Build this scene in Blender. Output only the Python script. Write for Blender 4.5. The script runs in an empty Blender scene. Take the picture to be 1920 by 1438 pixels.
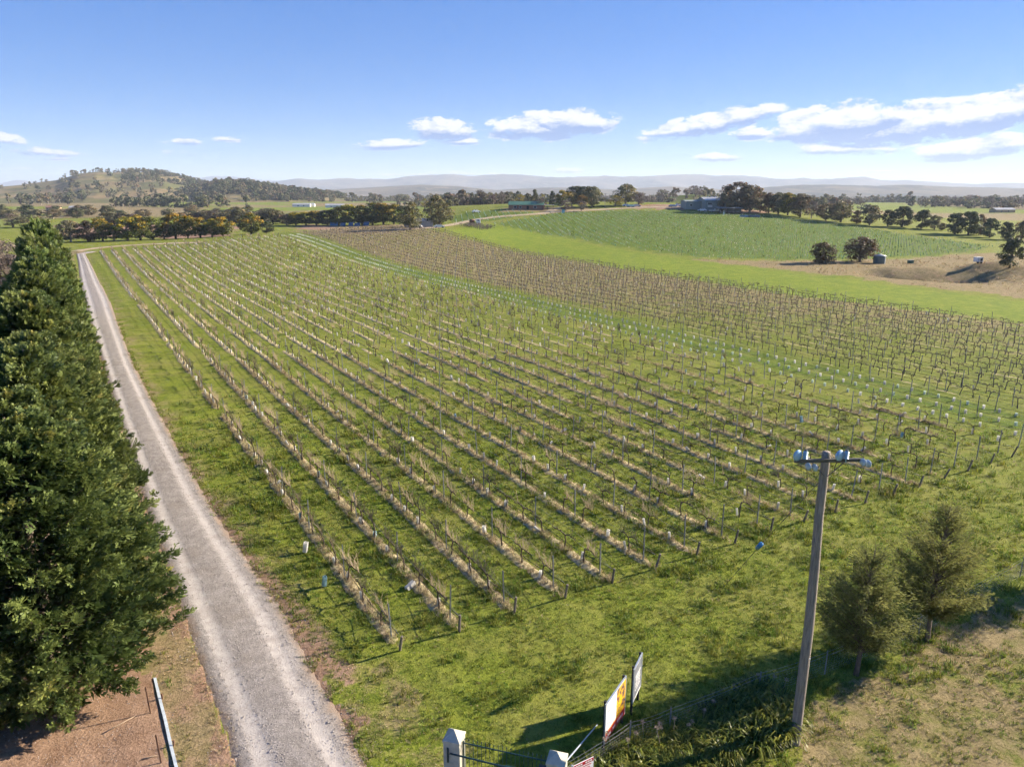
import bpy, bmesh, math, random
import numpy as np
from mathutils import Matrix, Vector

# ------------------------------------------------------------------ camera, sky, sun, exposure
sc = bpy.context.scene
COL = sc.collection
CAM_H = 19.0                       # drone height above the near end of the vineyard
FPX, PW, PH, HOR = 1330.0, 1920.0, 1438.0, 358.0
TH = math.atan((PH / 2 - HOR) / FPX)
cam_d = bpy.data.cameras.new('camera')
cam = bpy.data.objects.new('camera', cam_d); COL.objects.link(cam)
cam.location = (0, 0, CAM_H); cam.rotation_euler = (math.pi / 2 - TH, 0, 0)
cam_d.sensor_fit = 'HORIZONTAL'; cam_d.sensor_width = 36.0; cam_d.lens = 36.0 * FPX / PW
cam_d.clip_start = 0.5; cam_d.clip_end = 60000
sc.camera = cam
SUN_EL, SUN_AZ = math.radians(23.5), math.radians(71.0)      # azimuth clockwise from +Y
sun_d = bpy.data.lights.new('sun', 'SUN'); sun = bpy.data.objects.new('sun', sun_d); COL.objects.link(sun)
sun_d.energy = 5.0; sun_d.angle = math.radians(0.55); sun_d.color = (1.0, 0.87, 0.69)
sv = Vector((math.sin(SUN_AZ) * math.cos(SUN_EL), math.cos(SUN_AZ) * math.cos(SUN_EL), math.sin(SUN_EL)))
sun.rotation_euler = sv.to_track_quat('Z', 'Y').to_euler()
sc.view_settings.view_transform = 'Standard'; sc.view_settings.look = 'None'
sc.view_settings.gamma = 1.0; sc.view_settings.use_curve_mapping = False
sc.view_settings.exposure = 1.6
sc.render.engine = 'CYCLES'
sc.cycles.use_denoising = True; sc.cycles.use_adaptive_sampling = True; sc.cycles.adaptive_threshold = 0.03; sc.cycles.adaptive_min_samples = 12

sc.cycles.max_bounces = 5; sc.cycles.diffuse_bounces = 2; sc.cycles.glossy_bounces = 2
sc.cycles.transmission_bounces = 3; sc.cycles.transparent_max_bounces = 6; sc.cycles.volume_bounces = 0
sc.cycles.caustics_reflective = False; sc.cycles.caustics_refractive = False


class X:
    """a node socket with arithmetic"""
    def __init__(s, nt, sock): s.nt, s.s = nt, sock
    def _m(s, op, *o, clamp=False):
        n = s.nt.nodes.new('ShaderNodeMath'); n.operation = op; n.use_clamp = clamp
        for i, v in enumerate((s,) + o):
            if isinstance(v, X): s.nt.links.new(v.s, n.inputs[i])
            else: n.inputs[i].default_value = v
        return X(s.nt, n.outputs[0])
    def __add__(s, o): return s._m('ADD', o)
    __radd__ = __add__
    def __sub__(s, o): return s._m('SUBTRACT', o)
    def __rsub__(s, o): return (s * -1.0) + o
    def __mul__(s, o): return s._m('MULTIPLY', o)
    __rmul__ = __mul__
    def __truediv__(s, o): return s._m('DIVIDE', o)
    def max(s, o): return s._m('MAXIMUM', o)
    def min(s, o): return s._m('MINIMUM', o)
    def clamp(s): return s._m('ADD', 0.0, clamp=True)
    def abs(s): return s._m('ABSOLUTE')
    def pow(s, p): return s._m('POWER', p)
    def smooth(s, a, b):
        n = s.nt.nodes.new('ShaderNodeMapRange'); n.interpolation_type = 'SMOOTHSTEP'
        s.nt.links.new(s.s, n.inputs[0]); n.inputs[1].default_value = a; n.inputs[2].default_value = b
        return X(s.nt, n.outputs[0])
    def rng(s, a, b, c, d):
        n = s.nt.nodes.new('ShaderNodeMapRange')
        s.nt.links.new(s.s, n.inputs[0])
        for i, v in enumerate((a, b, c, d)): n.inputs[1 + i].default_value = v
        return X(s.nt, n.outputs[0])


def combine(nt, x, y, z):
    n = nt.nodes.new('ShaderNodeCombineXYZ')
    for i, v in enumerate((x, y, z)):
        if isinstance(v, X): nt.links.new(v.s, n.inputs[i])
        else: n.inputs[i].default_value = v
    return X(nt, n.outputs[0])


def noise(nt, vec, scale, detail=4.0, rough=0.55, dist=0.0):
    n = nt.nodes.new('ShaderNodeTexNoise')
    if vec is not None: nt.links.new(vec.s, n.inputs['Vector'])
    n.inputs['Scale'].default_value = scale; n.inputs['Detail'].default_value = detail
    n.inputs['Roughness'].default_value = rough; n.inputs['Distortion'].default_value = dist
    return X(nt, n.outputs['Fac'])


def mixc(nt, f, a, b):
    n = nt.nodes.new('ShaderNodeMix'); n.data_type = 'RGBA'
    for i, v in ((0, f), (6, a), (7, b)):
        if isinstance(v, X): nt.links.new(v.s, n.inputs[i])
        elif i == 0: n.inputs[i].default_value = v
        else: n.inputs[i].default_value = (*v, 1.0) if len(v) == 3 else v
    return X(nt, n.outputs[2])


def attr(nt, name, out='Fac'):
    n = nt.nodes.new('ShaderNodeAttribute'); n.attribute_name = name
    return X(nt, n.outputs[out])


def sepxyz(nt, v):
    n = nt.nodes.new('ShaderNodeSeparateXYZ'); nt.links.new(v.s, n.inputs[0])
    return [X(nt, o) for o in n.outputs]


# reference rays: where a line of sight of the photograph leads in the world
CT, ST = math.cos(TH), math.sin(TH)
def ray(u, v):
    a = (u - PW / 2) / FPX; b = (v - PH / 2) / FPX
    return np.array([a, CT - b * ST, -ST - b * CT])
def azel(u, v):
    d = ray(u, v); return math.atan2(d[0], d[1]), math.atan2(d[2], math.hypot(d[0], d[1]))

# ---- world: Nishita sky with a few fair-weather clouds low over the ranges
wd = bpy.data.worlds.new('World'); sc.world = wd; wd.use_nodes = True
nt = wd.node_tree; nt.nodes.clear()
sky = nt.nodes.new('ShaderNodeTexSky'); sky.sky_type = 'NISHITA'; sky.sun_disc = False
sky.sun_elevation = SUN_EL; sky.sun_rotation = SUN_AZ
sky.altitude = 300; sky.air_density = 0.6; sky.dust_density = 0.0; sky.ozone_density = 3.0
tc = nt.nodes.new('ShaderNodeTexCoord')
dx, dy, dz = sepxyz(nt, X(nt, tc.outputs['Generated']))
az = dx._m('ARCTAN2', dy)
el = dz._m('ARCSINE')
CLOUDS = [  # (u, v, half width, half height, tilt px/px, strength)
    (1030, 236, 140, 32, -0.05, 1.1), (1080, 228, 75, 28, 0.0, 1.0), (960, 246, 60, 15, 0.05, 0.7),
    (830, 243, 75, 26, 0.0, 1.0), (860, 266, 50, 8, 0.0, 0.5), (725, 272, 85, 12, -0.05, 0.75),
    (1330, 232, 150, 26, -0.18, 0.95), (1270, 250, 80, 13, 0.0, 0.6), (1405, 250, 45, 16, 0.0, 0.75),
    (1560, 230, 150, 42, -0.1, 1.1), (1700, 232, 230, 46, -0.06, 1.25), (1850, 213, 150, 44, -0.22, 1.2), (2020, 190, 140, 40, -0.15, 1.1),
    (1575, 281, 130, 16, 0.0, 0.9), (1830, 278, 150, 26, -0.1, 1.1), (1990, 270, 120, 20, 0.0, 0.9),
    (1350, 295, 52, 10, 0.0, 0.9),
    (75, 285, 85, 11, 0.05, 0.62), (95, 297, 60, 5, 0.0, 0.4), (338, 267, 42, 8, 0.0, 0.5), (348, 288, 45, 7, 0.05, 0.5), (435, 262, 38, 6, 0.0, 0.35),
    (-60, 262, 120, 22, 0.0, 0.8), (-420, 250, 170, 30, 0.0, 0.9), (2420, 230, 240, 40, 0.0, 1.0),
    (1060, 320, 60, 6, 0.0, 0.42), (880, 326, 90, 6, 0.0, 0.5), (760, 328, 60, 4, 0.0, 0.4), (50, 318, 70, 5, 0.0, 0.3), (1640, 322, 60, 3, 0.0, 0.3),
]
field = None; low = None
def madd(a, b, c): return a._m('MULTIPLY_ADD', b, c)
for (u, v, w, h, tilt, k) in CLOUDS:
    a0, e0 = azel(u, v); a1, _ = azel(u + w, v); _, e1 = azel(u, v - h)
    wa, we = abs(a1 - a0), abs(e1 - e0)
    da = madd(az, 1 / wa, -a0 / wa)
    de = madd(el, 1 / we, madd(az, tilt / we, -e0 / we - a0 * tilt / we))
    m = madd(madd(de, de, da * da), -k, k)
    field = m if field is None else field.max(m)
    s = (de * -1.0).min(m * 1.6)
    low = s if low is None else low.max(s)
field = field.max(-1.0)
P = combine(nt, az * 1.0, el * 2.1, 0.0)
n1 = noise(nt, P, 27.0, 8.0, 0.70)
n1b = noise(nt, combine(nt, az + 0.007, el * 2.1 + 0.016, 0.0), 27.0, 4.0, 0.66)
dens = (field * 0.70 + (n1 - 0.5) * 3.0)
mask = dens.smooth(0.02, 0.36)
lit = ((n1 - n1b) * 2.6 + 0.95 - low.max(0.0) * 2.6 + (n1 - 0.5) * 0.7).clamp()  # sunlit tops and shaded undersides are mixed into the cloud colour
gm = nt.nodes.new('ShaderNodeGamma'); gm.inputs['Gamma'].default_value = 0.44; nt.links.new(sky.outputs[0], gm.inputs['Color'])
hsn = nt.nodes.new('ShaderNodeHueSaturation'); nt.links.new(gm.outputs[0], hsn.inputs['Color'])
hsn.inputs['Hue'].default_value = 0.522; hsn.inputs['Saturation'].default_value = 1.98; hsn.inputs['Value'].default_value = 1.05
skyc = X(nt, hsn.outputs[0])
ccol = mixc(nt, lit, (0.62, 0.98, 1.85), (2.50, 2.52, 2.58))
mask = (mask * field.smooth(-0.15, 0.22))
out = mixc(nt, mask * 0.95, skyc, ccol)
bg = nt.nodes.new('ShaderNodeBackground'); bg.inputs['Strength'].default_value = 0.140
nt.links.new(out.s, bg.inputs['Color'])
wo = nt.nodes.new('ShaderNodeOutputWorld'); nt.links.new(bg.outputs[0], wo.inputs[0])
wd.cycles.sampling_method = 'MANUAL'; wd.cycles.sample_map_resolution = 512

# ------------------------------------------------------------------ helpers
rng = np.random.default_rng(7); random.seed(7)
def _h(ix, iy, s):
    n = (ix.astype(np.int64) * 374761393 + iy.astype(np.int64) * 668265263 + s * 982451653) & 0x7fffffff
    n = ((n ^ (n >> 13)) * 1274126177) & 0x7fffffff
    return ((n ^ (n >> 16)) & 0xffff) / 65535.0
def vn(x, y, s=0):
    x = np.asarray(x, float); y = np.asarray(y, float)
    ix, iy = np.floor(x), np.floor(y); fx, fy = x - ix, y - iy
    fx = fx * fx * (3 - 2 * fx); fy = fy * fy * (3 - 2 * fy)
    a, b = _h(ix, iy, s), _h(ix + 1, iy, s); c, d = _h(ix, iy + 1, s), _h(ix + 1, iy + 1, s)
    return (a * (1 - fx) + b * fx) * (1 - fy) + (c * (1 - fx) + d * fx) * fy
def fbm(x, y, s=0, o=4):
    t = 0; a = 1; n = 0
    for i in range(o):
        t = t + a * vn(np.asarray(x) * 2 ** i, np.asarray(y) * 2 ** i, s + i); n += a; a *= 0.5
    return t / n
def sstep(x, a, b):
    t = np.clip((x - a) / (b - a), 0, 1); return t * t * (3 - 2 * t)

def np_mesh(name, V, F, mats=(), smooth=False, attrs=None):
    """one mesh from arrays; F is an (n,k) array or a list of such arrays"""
    me = bpy.data.meshes.new(name)
    V = np.asarray(V, np.float32); Fs = F if isinstance(F, (list, tuple)) else [F]
    Fs = [np.asarray(f, np.int32) for f in Fs if len(f)]
    nl = sum(f.size for f in Fs); nf = sum(len(f) for f in Fs)
    me.vertices.add(len(V)); me.vertices.foreach_set('co', V.ravel())
    me.loops.add(nl); me.polygons.add(nf)
    me.loops.foreach_set('vertex_index', np.concatenate([f.ravel() for f in Fs]))
    tot = np.concatenate([np.full(len(f), f.shape[1], np.int32) for f in Fs])
    me.polygons.foreach_set('loop_start', np.concatenate(([0], np.cumsum(tot)[:-1])).astype(np.int32))
    if smooth: me.polygons.foreach_set('use_smooth', np.ones(nf, bool))
    for m in mats: me.materials.append(m)
    for k, v in (attrs or {}).items():
        a = me.attributes.new(k, 'FLOAT', 'POINT'); a.data.foreach_set('value', np.asarray(v, np.float32))
    me.update(calc_edges=True)
    return me

def link(name, me, parent=None, loc=None, rot=None, scale=None):
    o = bpy.data.objects.new(name, me); COL.objects.link(o)
    if parent is not None: o.parent = parent
    if loc is not None: o.location = loc
    if rot is not None: o.rotation_euler = rot
    if scale is not None: o.scale = (scale,) * 3 if isinstance(scale, (int, float)) else scale
    return o
def tag(o, label=None, cat=None, group=None, kind=None):
    for k, v in (('label', label), ('category', cat), ('group', group), ('kind', kind)):
        if v: o[k] = v
    return o
def empty(name, loc, label, cat, group=None, rz=0.0):
    o = link(name, None, None, loc, (0, 0, rz)); o.empty_display_size = 0.3
    return tag(o, label, cat, group)
ORD = ('first second third fourth fifth sixth seventh eighth ninth tenth eleventh twelfth thirteenth fourteenth fifteenth '
       'sixteenth seventeenth eighteenth nineteenth twentieth').split()
def ordw(n):
    if n < 20: return ORD[n]
    m = n + 1
    return '%d%s' % (m, 'th' if 10 <= m % 100 <= 20 else {1: 'st', 2: 'nd', 3: 'rd'}.get(m % 10, 'th'))

class MB:
    """collects boxes, tubes and polygons into one mesh"""
    def __init__(s): s.v, s.f = [], []
    def add(s, v, f):
        n = len(s.v); s.v += [tuple(p) for p in v]; s.f += [tuple(i + n for i in q) for q in f]; return s
    def box(s, c, d, rz=0.0, M=None):
        p = [Vector((x * d[0] / 2, y * d[1] / 2, z * d[2] / 2)) for x in (-1, 1) for y in (-1, 1) for z in (-1, 1)]
        R = Matrix.Rotation(rz, 3, 'Z') if M is None else M
        return s.add([R @ q + Vector(c) for q in p],
                     [(0, 1, 3, 2), (4, 6, 7, 5), (0, 4, 5, 1), (2, 3, 7, 6), (0, 2, 6, 4), (1, 5, 7, 3)])
    def tube(s, path, rad, n=8, cap=True):
        path = [Vector(p) for p in path]; k = len(path)
        rad = [rad] * k if isinstance(rad, (int, float)) else rad
        vs, fs = [], []
        up = None
        for i, p in enumerate(path):
            t = (path[min(i + 1, k - 1)] - path[max(i - 1, 0)]).normalized()
            if up is None: up = t.orthogonal().normalized()
            up = (up - t * up.dot(t))
            up = up.normalized() if up.length > 1e-5 else t.orthogonal().normalized()
            b = t.cross(up)
            for j in range(n):
                a = 2 * math.pi * j / n
                vs.append(p + (up * math.cos(a) + b * math.sin(a)) * rad[i])
        for i in range(k - 1):
            for j in range(n):
                fs.append((i * n + j, i * n + (j + 1) % n, (i + 1) * n + (j + 1) % n, (i + 1) * n + j))
        if cap: fs += [tuple(range(n))[::-1], tuple(range((k - 1) * n, k * n))]
        return s.add(vs, fs)
    def lathe(s, prof, n=16, c=(0, 0, 0), axis='Z', rz=0.0):
        vs, fs = [], []
        for (r, z) in prof:
            for j in range(n):
                a = 2 * math.pi * (j + 0.5) / n
                p = (r * math.cos(a), r * math.sin(a), z)
                if axis == 'X': p = (p[2], p[0], p[1])
                if axis == 'Y': p = (p[0], p[2], p[1])
                vs.append(Matrix.Rotation(rz, 3, 'Z') @ Vector(p) + Vector(c))
        k = len(prof)
        for i in range(k - 1):
            for j in range(n):
                fs.append((i * n + j, i * n + (j + 1) % n, (i + 1) * n + (j + 1) % n, (i + 1) * n + j))
        fs += [tuple(range(n))[::-1], tuple(range((k - 1) * n, k * n))]
        return s.add(vs, fs)
    def mesh(s, name, mat, smooth=False):
        me = bpy.data.meshes.new(name); me.from_pydata(s.v, [], s.f)
        for m in (mat if isinstance(mat, (list, tuple)) else [mat]): me.materials.append(m)
        if smooth:
            me.polygons.foreach_set('use_smooth', np.ones(len(me.polygons), bool))
        me.update(); return me
    def build(s, name, mat, parent=None, smooth=False, **k):
        return link(name, s.mesh(name, mat, smooth), parent, **k)

def basic(name, col, rough=0.8, var=0.25, scale=8.0, metal=0.0, spec=0.3, bump=0.0, bscale=40.0, obj_rand=0.0, coords='Object', stretch=None):
    """a plain material with mottling, optional relief and per-object variation"""
    m = bpy.data.materials.new(name); m.use_nodes = True; t = m.node_tree
    b = t.nodes['Principled BSDF']
    tcn = t.nodes.new('ShaderNodeTexCoord'); vec = X(t, tcn.outputs[coords])
    if stretch:
        mp = t.nodes.new('ShaderNodeMapping'); t.links.new(vec.s, mp.inputs[0]); mp.inputs['Scale'].default_value = stretch
        vec = X(t, mp.outputs[0])
    n = noise(t, vec, scale, 5.0, 0.6)
    f = n.rng(0.25, 0.75, 1 - var, 1 + var)
    if obj_rand:
        oi = t.nodes.new('ShaderNodeObjectInfo'); f = f * X(t, oi.outputs['Random']).rng(0, 1, 1 - obj_rand, 1 + obj_rand)
    hs = t.nodes.new('ShaderNodeHueSaturation'); hs.inputs['Color'].default_value = (*col, 1)
    t.links.new(f.s, hs.inputs['Value']); t.links.new(hs.outputs[0], b.inputs['Base Color'])
    b.inputs['Roughness'].default_value = rough; b.inputs['Metallic'].default_value = metal
    b.inputs['Specular IOR Level'].default_value = spec
    if bump:
        bn = t.nodes.new('ShaderNodeBump'); bn.inputs['Strength'].default_value = bump; bn.inputs['Distance'].default_value = 0.02
        t.links.new(noise(t, vec, bscale, 4.0).s, bn.inputs['Height']); t.links.new(bn.outputs[0], b.inputs['Normal'])
    return m

def leafmat(name, c0, c1, c2=None, trans=0.25, rand=0.12, rough=0.6):
    """foliage: 'tint' 0..1 runs c0 -> c1, values above 1 run to c2 (blossom, new growth)"""
    m = bpy.data.materials.new(name); m.use_nodes = True; t = m.node_tree; b = t.nodes['Principled BSDF']
    a = attr(t, 'tint')
    c = mixc(t, a.clamp(), c0, c1)
    if c2: c = mixc(t, (a - 1.0).clamp(), c, c2)
    oi = t.nodes.new('ShaderNodeObjectInfo')
    hs = t.nodes.new('ShaderNodeHueSaturation'); t.links.new(c.s, hs.inputs['Color'])
    r = X(t, oi.outputs['Random'])
    t.links.new(r.rng(0, 1, 1 - rand, 1 + rand).s, hs.inputs['Value'])
    t.links.new((r * 7.13)._m('FRACT').rng(0, 1, 0.5 - rand * 0.15, 0.5 + rand * 0.15).s, hs.inputs['Hue'])
    t.links.new(hs.outputs[0], b.inputs['Base Color'])
    b.inputs['Roughness'].default_value = rough; b.inputs['Specular IOR Level'].default_value = 0.25
    if trans:
        tr = t.nodes.new('ShaderNodeBsdfTranslucent'); t.links.new(hs.outputs[0], tr.inputs[0])
        mx = t.nodes.new('ShaderNodeMixShader'); mx.inputs[0].default_value = trans
        t.links.new(b.outputs[0], mx.inputs[1]); t.links.new(tr.outputs[0], mx.inputs[2])
        t.links.new(mx.outputs[0], t.nodes['Material Output'].inputs[0])
    return m

# ------------------------------------------------------------------ terrain
def atY(u, v, Y):
    d = ray(u, v); t = Y / d[1]; return np.array([d[0] * t, Y, CAM_H + d[2] * t])
HILLC = [(170, 470, 228), (300, 457, 243), (440, 447, 256), (560, 440, 268), (650, 431, 288), (740, 428, 300), (840, 432, 282),
         (800, 428, 305), (870, 425, 320), (930, 416, 345), (900, 408, 370), (985, 393, 400), (1040, 398, 385), (1100, 398, 385), (1240, 395, 378), (1300, 396, 376),
         (1400, 401, 368), (1480, 408, 355), (1550, 416, 342), (1190, 386, 412), (1100, 386, 418), (1000, 386, 425), (1300, 386, 408), (1400, 392, 400), (940, 392, 405),
         (1100, 455, 252), (1300, 485, 203), (1500, 487, 202), (1700, 484, 207), (1870, 460, 255), (1600, 442, 288), (1200, 430, 298), (1000, 438, 292), (1400, 440, 285), (1150, 475, 220),
         (1800, 440, 300), (1900, 450, 285), (1000, 470, 232), (1140, 498, 188), (1500, 560, 128),
         (740, 420, 375), (620, 424, 372), (500, 432, 340), (330, 447, 285), (150, 452, 268), (60, 455, 262)]
cp = [atY(*c) for c in HILLC]
for (x, y) in [(0, 0), (-60, 50), (60, 50), (0, 60), (0, 110), (-60, 110), (60, 100), (120, 140), (-130, 110), (-70, 175), (-20, 180), (40, 150), (-120, 180), (180, 180),
               (-220, 220), (260, 240), (0, -80), (-100, -60), (100, -60), (-200, 60), (200, 60)]: cp.append(np.array([x, y, 0.0]))
for a in range(-80, 81, 16):
    for R, z in ((640, -1.0), (900, -1.0), (1300, 0.0)):
        if R == 640 and -20 < a < 25: continue
        cp.append(np.array([R * math.sin(math.radians(a)), R * math.cos(math.radians(a)), z]))
cp = np.array(cp)
def _phi(r2): return 0.5 * r2 * np.log(r2 + 1e-9)
_sc = 200.0
_A = cp[:, :2] / _sc
_K = _phi(((_A[:, None] - _A[None]) ** 2).sum(-1)) + np.eye(len(cp)) * 2e-3
_Pm = np.c_[np.ones(len(cp)), _A]
_M = np.block([[_K, _Pm], [_Pm.T, np.zeros((3, 3))]])
_W = np.linalg.solve(_M, np.r_[cp[:, 2], 0, 0, 0])
PITS = []    # (x, y, sx, sy, dz) dam, spoil heaps
def Z0(x, y):
    x = np.asarray(x, float); y = np.asarray(y, float); sh = x.shape
    xx, yy = x.ravel(), y.ravel(); z = np.zeros(len(xx))
    R = np.hypot(xx, yy)
    w = sstep(-R, -1250, -850)
    idx = np.nonzero(w > 0)[0]
    for i in range(0, len(idx), 40000):
        j = idx[i:i + 40000]; q = np.c_[xx[j], yy[j]] / _sc
        z[j] = _phi(((q[:, None] - _A[None]) ** 2).sum(-1)) @ _W[:-3] + np.c_[np.ones(len(j)), q] @ _W[-3:]
    near = sstep(-R, -150, -40)
    z = z * w * (1 - near)
    return z.reshape(sh)
def Z(x, y):
    z = Z0(x, y); x = np.asarray(x, float); y = np.asarray(y, float)
    z = z + (fbm(x / 9.0, y / 9.0, 3, 3) - 0.5) * 0.22 * sstep(np.hypot(x, y), 12, 40)
    z = z - 24 * sstep(np.hypot(x, y), 1250, 2700)
    for (px, py, sx, sy, dz) in PITS:
        z = z + dz * np.exp(-(((x - px) / sx) ** 2 + ((y - py) / sy) ** 2) ** 1.5)
    return z
def z1(x, y): return float(Z(np.array([x]), np.array([y]))[0])
def gp(u, v):
    """where the line of sight (u, v) meets the ground"""
    d = ray(u, v); t = 10.0 * 1.012 ** np.arange(620)
    h = CAM_H + d[2] * t - Z(d[0] * t, d[1] * t)
    i = int(np.argmax(h < 0)) if (h < 0).any() else len(t) - 1
    a, b = t[max(i - 1, 0)], t[i]
    for _ in range(18):
        m = (a + b) / 2
        if CAM_H + d[2] * m - z1(d[0] * m, d[1] * m) > 0: a = m
        else: b = m
    return np.array([d[0] * a, d[1] * a, z1(d[0] * a, d[1] * a)])
def onground(u, Y, v=400):
    p = atY(u, v, Y); return np.array([p[0], Y, z1(p[0], Y)])
for (u, v, sx, sy, dz) in [(1650, 508, 4, 3.5, -1.6), (1705, 512, 5, 4, -2.2), (1770, 512, 11, 6.0, -2.4), (1820, 517, 9, 5, -2.4),
                           (1668, 502, 4, 3, 0.9), (1735, 503, 5, 3.0, 1.0), (1870, 503, 9, 3.5, 2.4), (1905, 522, 8, 2.0, 1.2), (1960, 508, 12, 4, 2.0), (1600, 515, 6, 2, 0.4)]:
    p = atY(u, v, 25270.0 / (v - HOR)); PITS.append((p[0], p[1], sx, sy, dz))

# vineyard rows: row k starts at E0 + k*EV, and runs off on its own bearing
E0 = np.array([-4.806, 26.35]); EV = np.array([2.4553, 1.3429])
def rowdir(k):
    a = math.radians(-32.0 + 0.065 * k); return np.array([math.sin(a), math.cos(a)])
def rowpt(k, s): return E0 + EV * k + rowdir(k) * s
def rowlen(k): return 232 + 0.6 * k if k < 12 else 240 + min(k - 12, 12) * 1.0

def poly_px(pts): return np.array([gp(u, v)[:2] for (u, v) in pts])
def inside(poly, x, y):
    r = np.zeros(x.shape, bool); n = len(poly)
    for i in range(n):
        x0, y0 = poly[i]; x1, y1 = poly[(i + 1) % n]
        c = ((y0 > y) != (y1 > y)) & (x < (x1 - x0) * (y - y0) / (y1 - y0 + 1e-12) + x0); r ^= c
    return r
ROAD_L = [(430, 1438), (400, 1330), (340, 1160), (270, 950), (225, 800), (190, 680), (165, 600), (150, 530), (146, 490), (143, 476)]
ROAD_R = [(700, 1438), (600, 1270), (545, 1160), (400, 950), (330, 830), (250, 680), (205, 560), (168, 490), (160, 476)]
def wpoly(px): return np.array([p[:2] for p in (gp(*q) for q in px)])
RL, RR = wpoly(ROAD_L), wpoly(ROAD_R)
YS = np.concatenate([np.arange(4, 60, 0.7), np.arange(60, 226, 2.0)])
def edge(E, y):
    o = np.interp(y, E[:, 1], E[:, 0]); s = (E[1, 0] - E[0, 0]) / (E[1, 1] - E[0, 1])
    return np.where(y < E[0, 1], E[0, 0] + (y - E[0, 1]) * s, o)
def road_t(x, y):
    l, r = edge(RL, y), edge(RR, y); return (x - l) / (r - l) * 2 - 1

STRIP = poly_px([(842, 434), (880, 424), (930, 418), (1100, 456), (1290, 486), (1500, 513), (1700, 538), (1920, 567), (2050, 582), (2050, 625), (1920, 606), (1500, 556), (1140, 499), (1000, 472)])
HILLV = poly_px([(922, 420), (1040, 399), (1140, 396), (1240, 395), (1400, 402), (1500, 411), (1620, 427), (1750, 446), (1868, 463), (1800, 474), (1720, 481), (1560, 487), (1420, 487), (1310, 484), (1150, 461)])
HILLV2 = poly_px([(848, 408), (870, 398), (960, 393), (1010, 399), (920, 414), (850, 418)])
BROWN = poly_px([(1290, 485), (1420, 489), (1560, 489), (1720, 484), (1830, 474), (1920, 478), (2060, 480), (2060, 575), (1920, 562), (1700, 534), (1500, 509), (1380, 496)])
BANK = poly_px([(1380, 1520), (1405, 1425), (1490, 1392), (1560, 1300), (1640, 1262), (1740, 1215), (1830, 1150), (1930, 1100), (2100, 1030), (2400, 1100), (2200, 1600), (1500, 1700)])
YARD = poly_px([(-400, 1500), (-300, 1250), (60, 1150), (250, 1160), (320, 1290), (345, 1470), (200, 1800), (-300, 1800)])
VERGE = poly_px([(290, 1200), (335, 1165), (395, 1330), (440, 1470), (345, 1480), (300, 1290)])
TAN = poly_px([(590, 1255), (700, 1245), (800, 1300), (860, 1380), (850, 1480), (730, 1480), (640, 1340)])
FIELD1 = poly_px([(100, 443), (125, 420), (260, 420), (445, 424), (445, 442), (300, 446)])
FIELD2 = poly_px([(540, 430), (560, 421), (650, 424), (640, 432)])
LUSHF = poly_px([(380, 405), (430, 383), (520, 375), (640, 373), (800, 380), (830, 388), (780, 396), (640, 402), (480, 410)])
WYARD = poly_px([(1180, 385), (1240, 383), (1330, 385), (1470, 400), (1400, 400), (1300, 395), (1180, 392)])
LAWN = poly_px([(940, 398), (950, 390), (1060, 388), (1120, 392), (1040, 399)])
SCRUB = poly_px([(600, 437), (640, 424), (770, 420), (800, 428), (700, 440)])
ROWS_PATCH = poly_px([(862, 424), (885, 420), (930, 428), (905, 433)])
def ramp_in(poly, x, y, w):
    return inside(poly, x + (vn(x / w, y / w, 11) - 0.5) * w * 1.6, y + (vn(x / w, y / w, 12) - 0.5) * w * 1.6).astype(float)

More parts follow.
